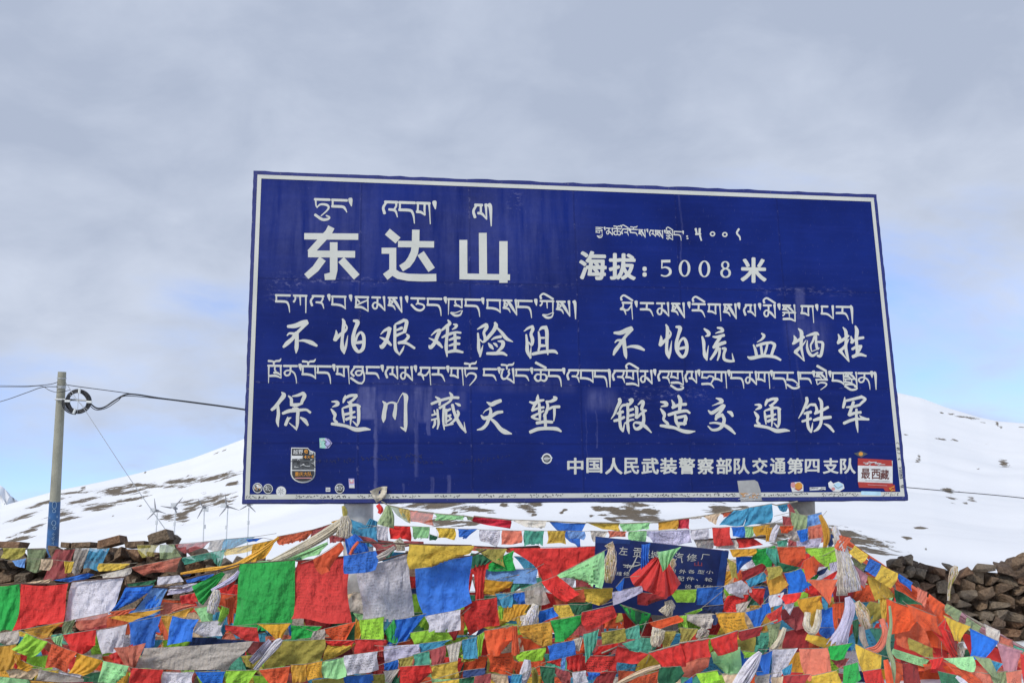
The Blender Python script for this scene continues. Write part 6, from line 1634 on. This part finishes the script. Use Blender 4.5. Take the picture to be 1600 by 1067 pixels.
# ------------------------------------------------------------------ small repair shop sign
D2 = 9.3
q2 = [np.array(p, float) for p in ((931, 838.5), (1139, 861), (1125, 966), (926, 955))]
o0, ox, oy = at(*q2[0], D2), at(*q2[1], D2 + .05), at(*q2[3], D2)
S2N = np.cross(ox - o0, oy - o0); S2N /= np.linalg.norm(S2N)
if S2N.dot(EYE - o0) < 0: S2N = -S2N
def sg2(px, py, off=0.0):
    d = ray(px, py); return EYE + d * ((o0 + S2N * off - EYE).dot(S2N) / d.dot(S2N))
BL2 = simple("navy_sign_paint", (.005, .018, .105), .4, .4, 5); BL3 = simple("blue_sign_edge", (.012, .045, .20), .45, .4, 8)
t2 = thing("repair_sign", sg2(1020, 966), "small navy hand painted repair shop sign buried in the flags", "sign")
cs = [sg2(*p) for p in q2]
V = cs + [p - S2N * .03 for p in cs]
mesh("panel", V, [(0, 1, 2, 3), (7, 6, 5, 4), (0, 4, 5, 1), (1, 5, 6, 2), (2, 6, 7, 3), (3, 7, 4, 0)], BL2, t2)
mb = MB()
for pts in (((931, 838.5), (986, 843), (984, 850), (930, 848)), ((1128, 860), (1138, 861.2), (1124, 966), (1112, 965))):
    mb.add([sg2(x, y, .004) for x, y in pts], [(0, 1, 2, 3)])
mb.build("edge_band", BL3, t2)
mb = MB()
def p2(ch, x0, y0, x1, y1, bold=.004, slope=.10): put(mb, ch, x0, y0, x1, y1, .005, bold, slope, sg2, .12)
for ch, x0, y0, x1, y1 in (("左", 966.6, 853, 981, 866), ("贡", 988.6, 855, 1003, 870), ("县", 1004, 857.5, 1016, 871), ("城", 1016.5, 859.5, 1030, 873), ("汽", 1054, 862, 1068, 878), ("修", 1073, 864, 1089, 876), ("厂", 1095, 864.6, 1109, 874),
                           ("本", 974.4, 880, 987, 887), ("厂", 988, 877, 1000, 887), ("维", 963, 892, 972, 898.6), ("修", 974, 892, 984, 899), ("国", 1040, 887, 1047, 894), ("内", 1048, 887.5, 1056, 894), ("外", 1060.6, 888.6, 1072, 895.4), ("各", 1075, 889, 1086, 895), ("型", 1089.6, 889.4, 1100.6, 895.4), ("小", 1103, 890, 1114.4, 895.6),
                           ("配", 1058.6, 899.6, 1069, 906.4), ("件", 1072.6, 900, 1085, 906.4), ("、", 1088, 904, 1090.6, 907), ("轮", 1101, 901.4, 1113.4, 907.4), ("设", 1070, 912.4, 1080.6, 918.4), ("备", 1085, 912.6, 1096, 918), ("(", 1098.6, 912.8, 1101, 918.6), ("修", 1103.4, 913.4, 1114, 918.4)):
    p2(ch, x0, y0, x1, y1)
mb.build("lettering", WHITE, t2)
mb = MB(); ribbon([(996, 868, 1.5), (990, 880, 1.6), (983, 892, 1.2)], False, .006, mb, sg2); ribbon([(974, 882, 1.2), (990, 884, 1.6), (1002, 881, 1.2)], False, .0063, mb, sg2); mb.build("chalk_stroke", WHITE, t2)
mb = MB(); put(mb, "山", 1085, 877, 1097, 884, .0062, .005, 0, sg2); mb.build("red_mark", simple("red_marker", (.30, .05, .05), .6), t2)

scarf("scarf", "long orange sheet twisted into the right slope's edge rope", 'o', [(1300, 826, 4), (1322, 846, 8), (1350, 864, 5), (1378, 887, 13), (1402, 903, 8), (1430, 926, 17), (1452, 940, 9), (1476, 955, 13), (1520, 980, 5)], 8.62, 3, seed=31)
scarf("scarf", "mauve netting running down to the right frame edge", 'M', [(1476, 950, 6), (1500, 962, 14), (1530, 981, 8), (1560, 996, 16), (1600, 1018, 11), (1660, 1050, 14)], 8.6, 3, seed=32)

rng = np.random.RandomState(21); rows = []; x = 1312.0
while x < 1600:
    y = 838 + (x - 1312) * (1014 - 838) / 288 + rng.uniform(-3, 5); wv = rng.uniform(15, 27); hv = rng.uniform(12, 26); tl = rng.uniform(.25, .75)
    dx = rng.uniform(-12, 4); k = 'oOskMkyotrnWb'[rng.randint(13)]
    rows.append(f"{k} {x:.1f},{y:.1f} {x + wv:.1f},{y + wv * tl:.1f} {x + wv * .9 + dx:.1f},{y + wv * tl + hv:.1f} {x + dx:.1f},{y + hv * .9:.1f} E{'P' if rng.rand() < .3 else ''}")
    x += wv * rng.uniform(.8, 1.5)
string("ragged little flags tied along the right slope's edge rope", 8.5, "\n".join(rows), None, None, True)
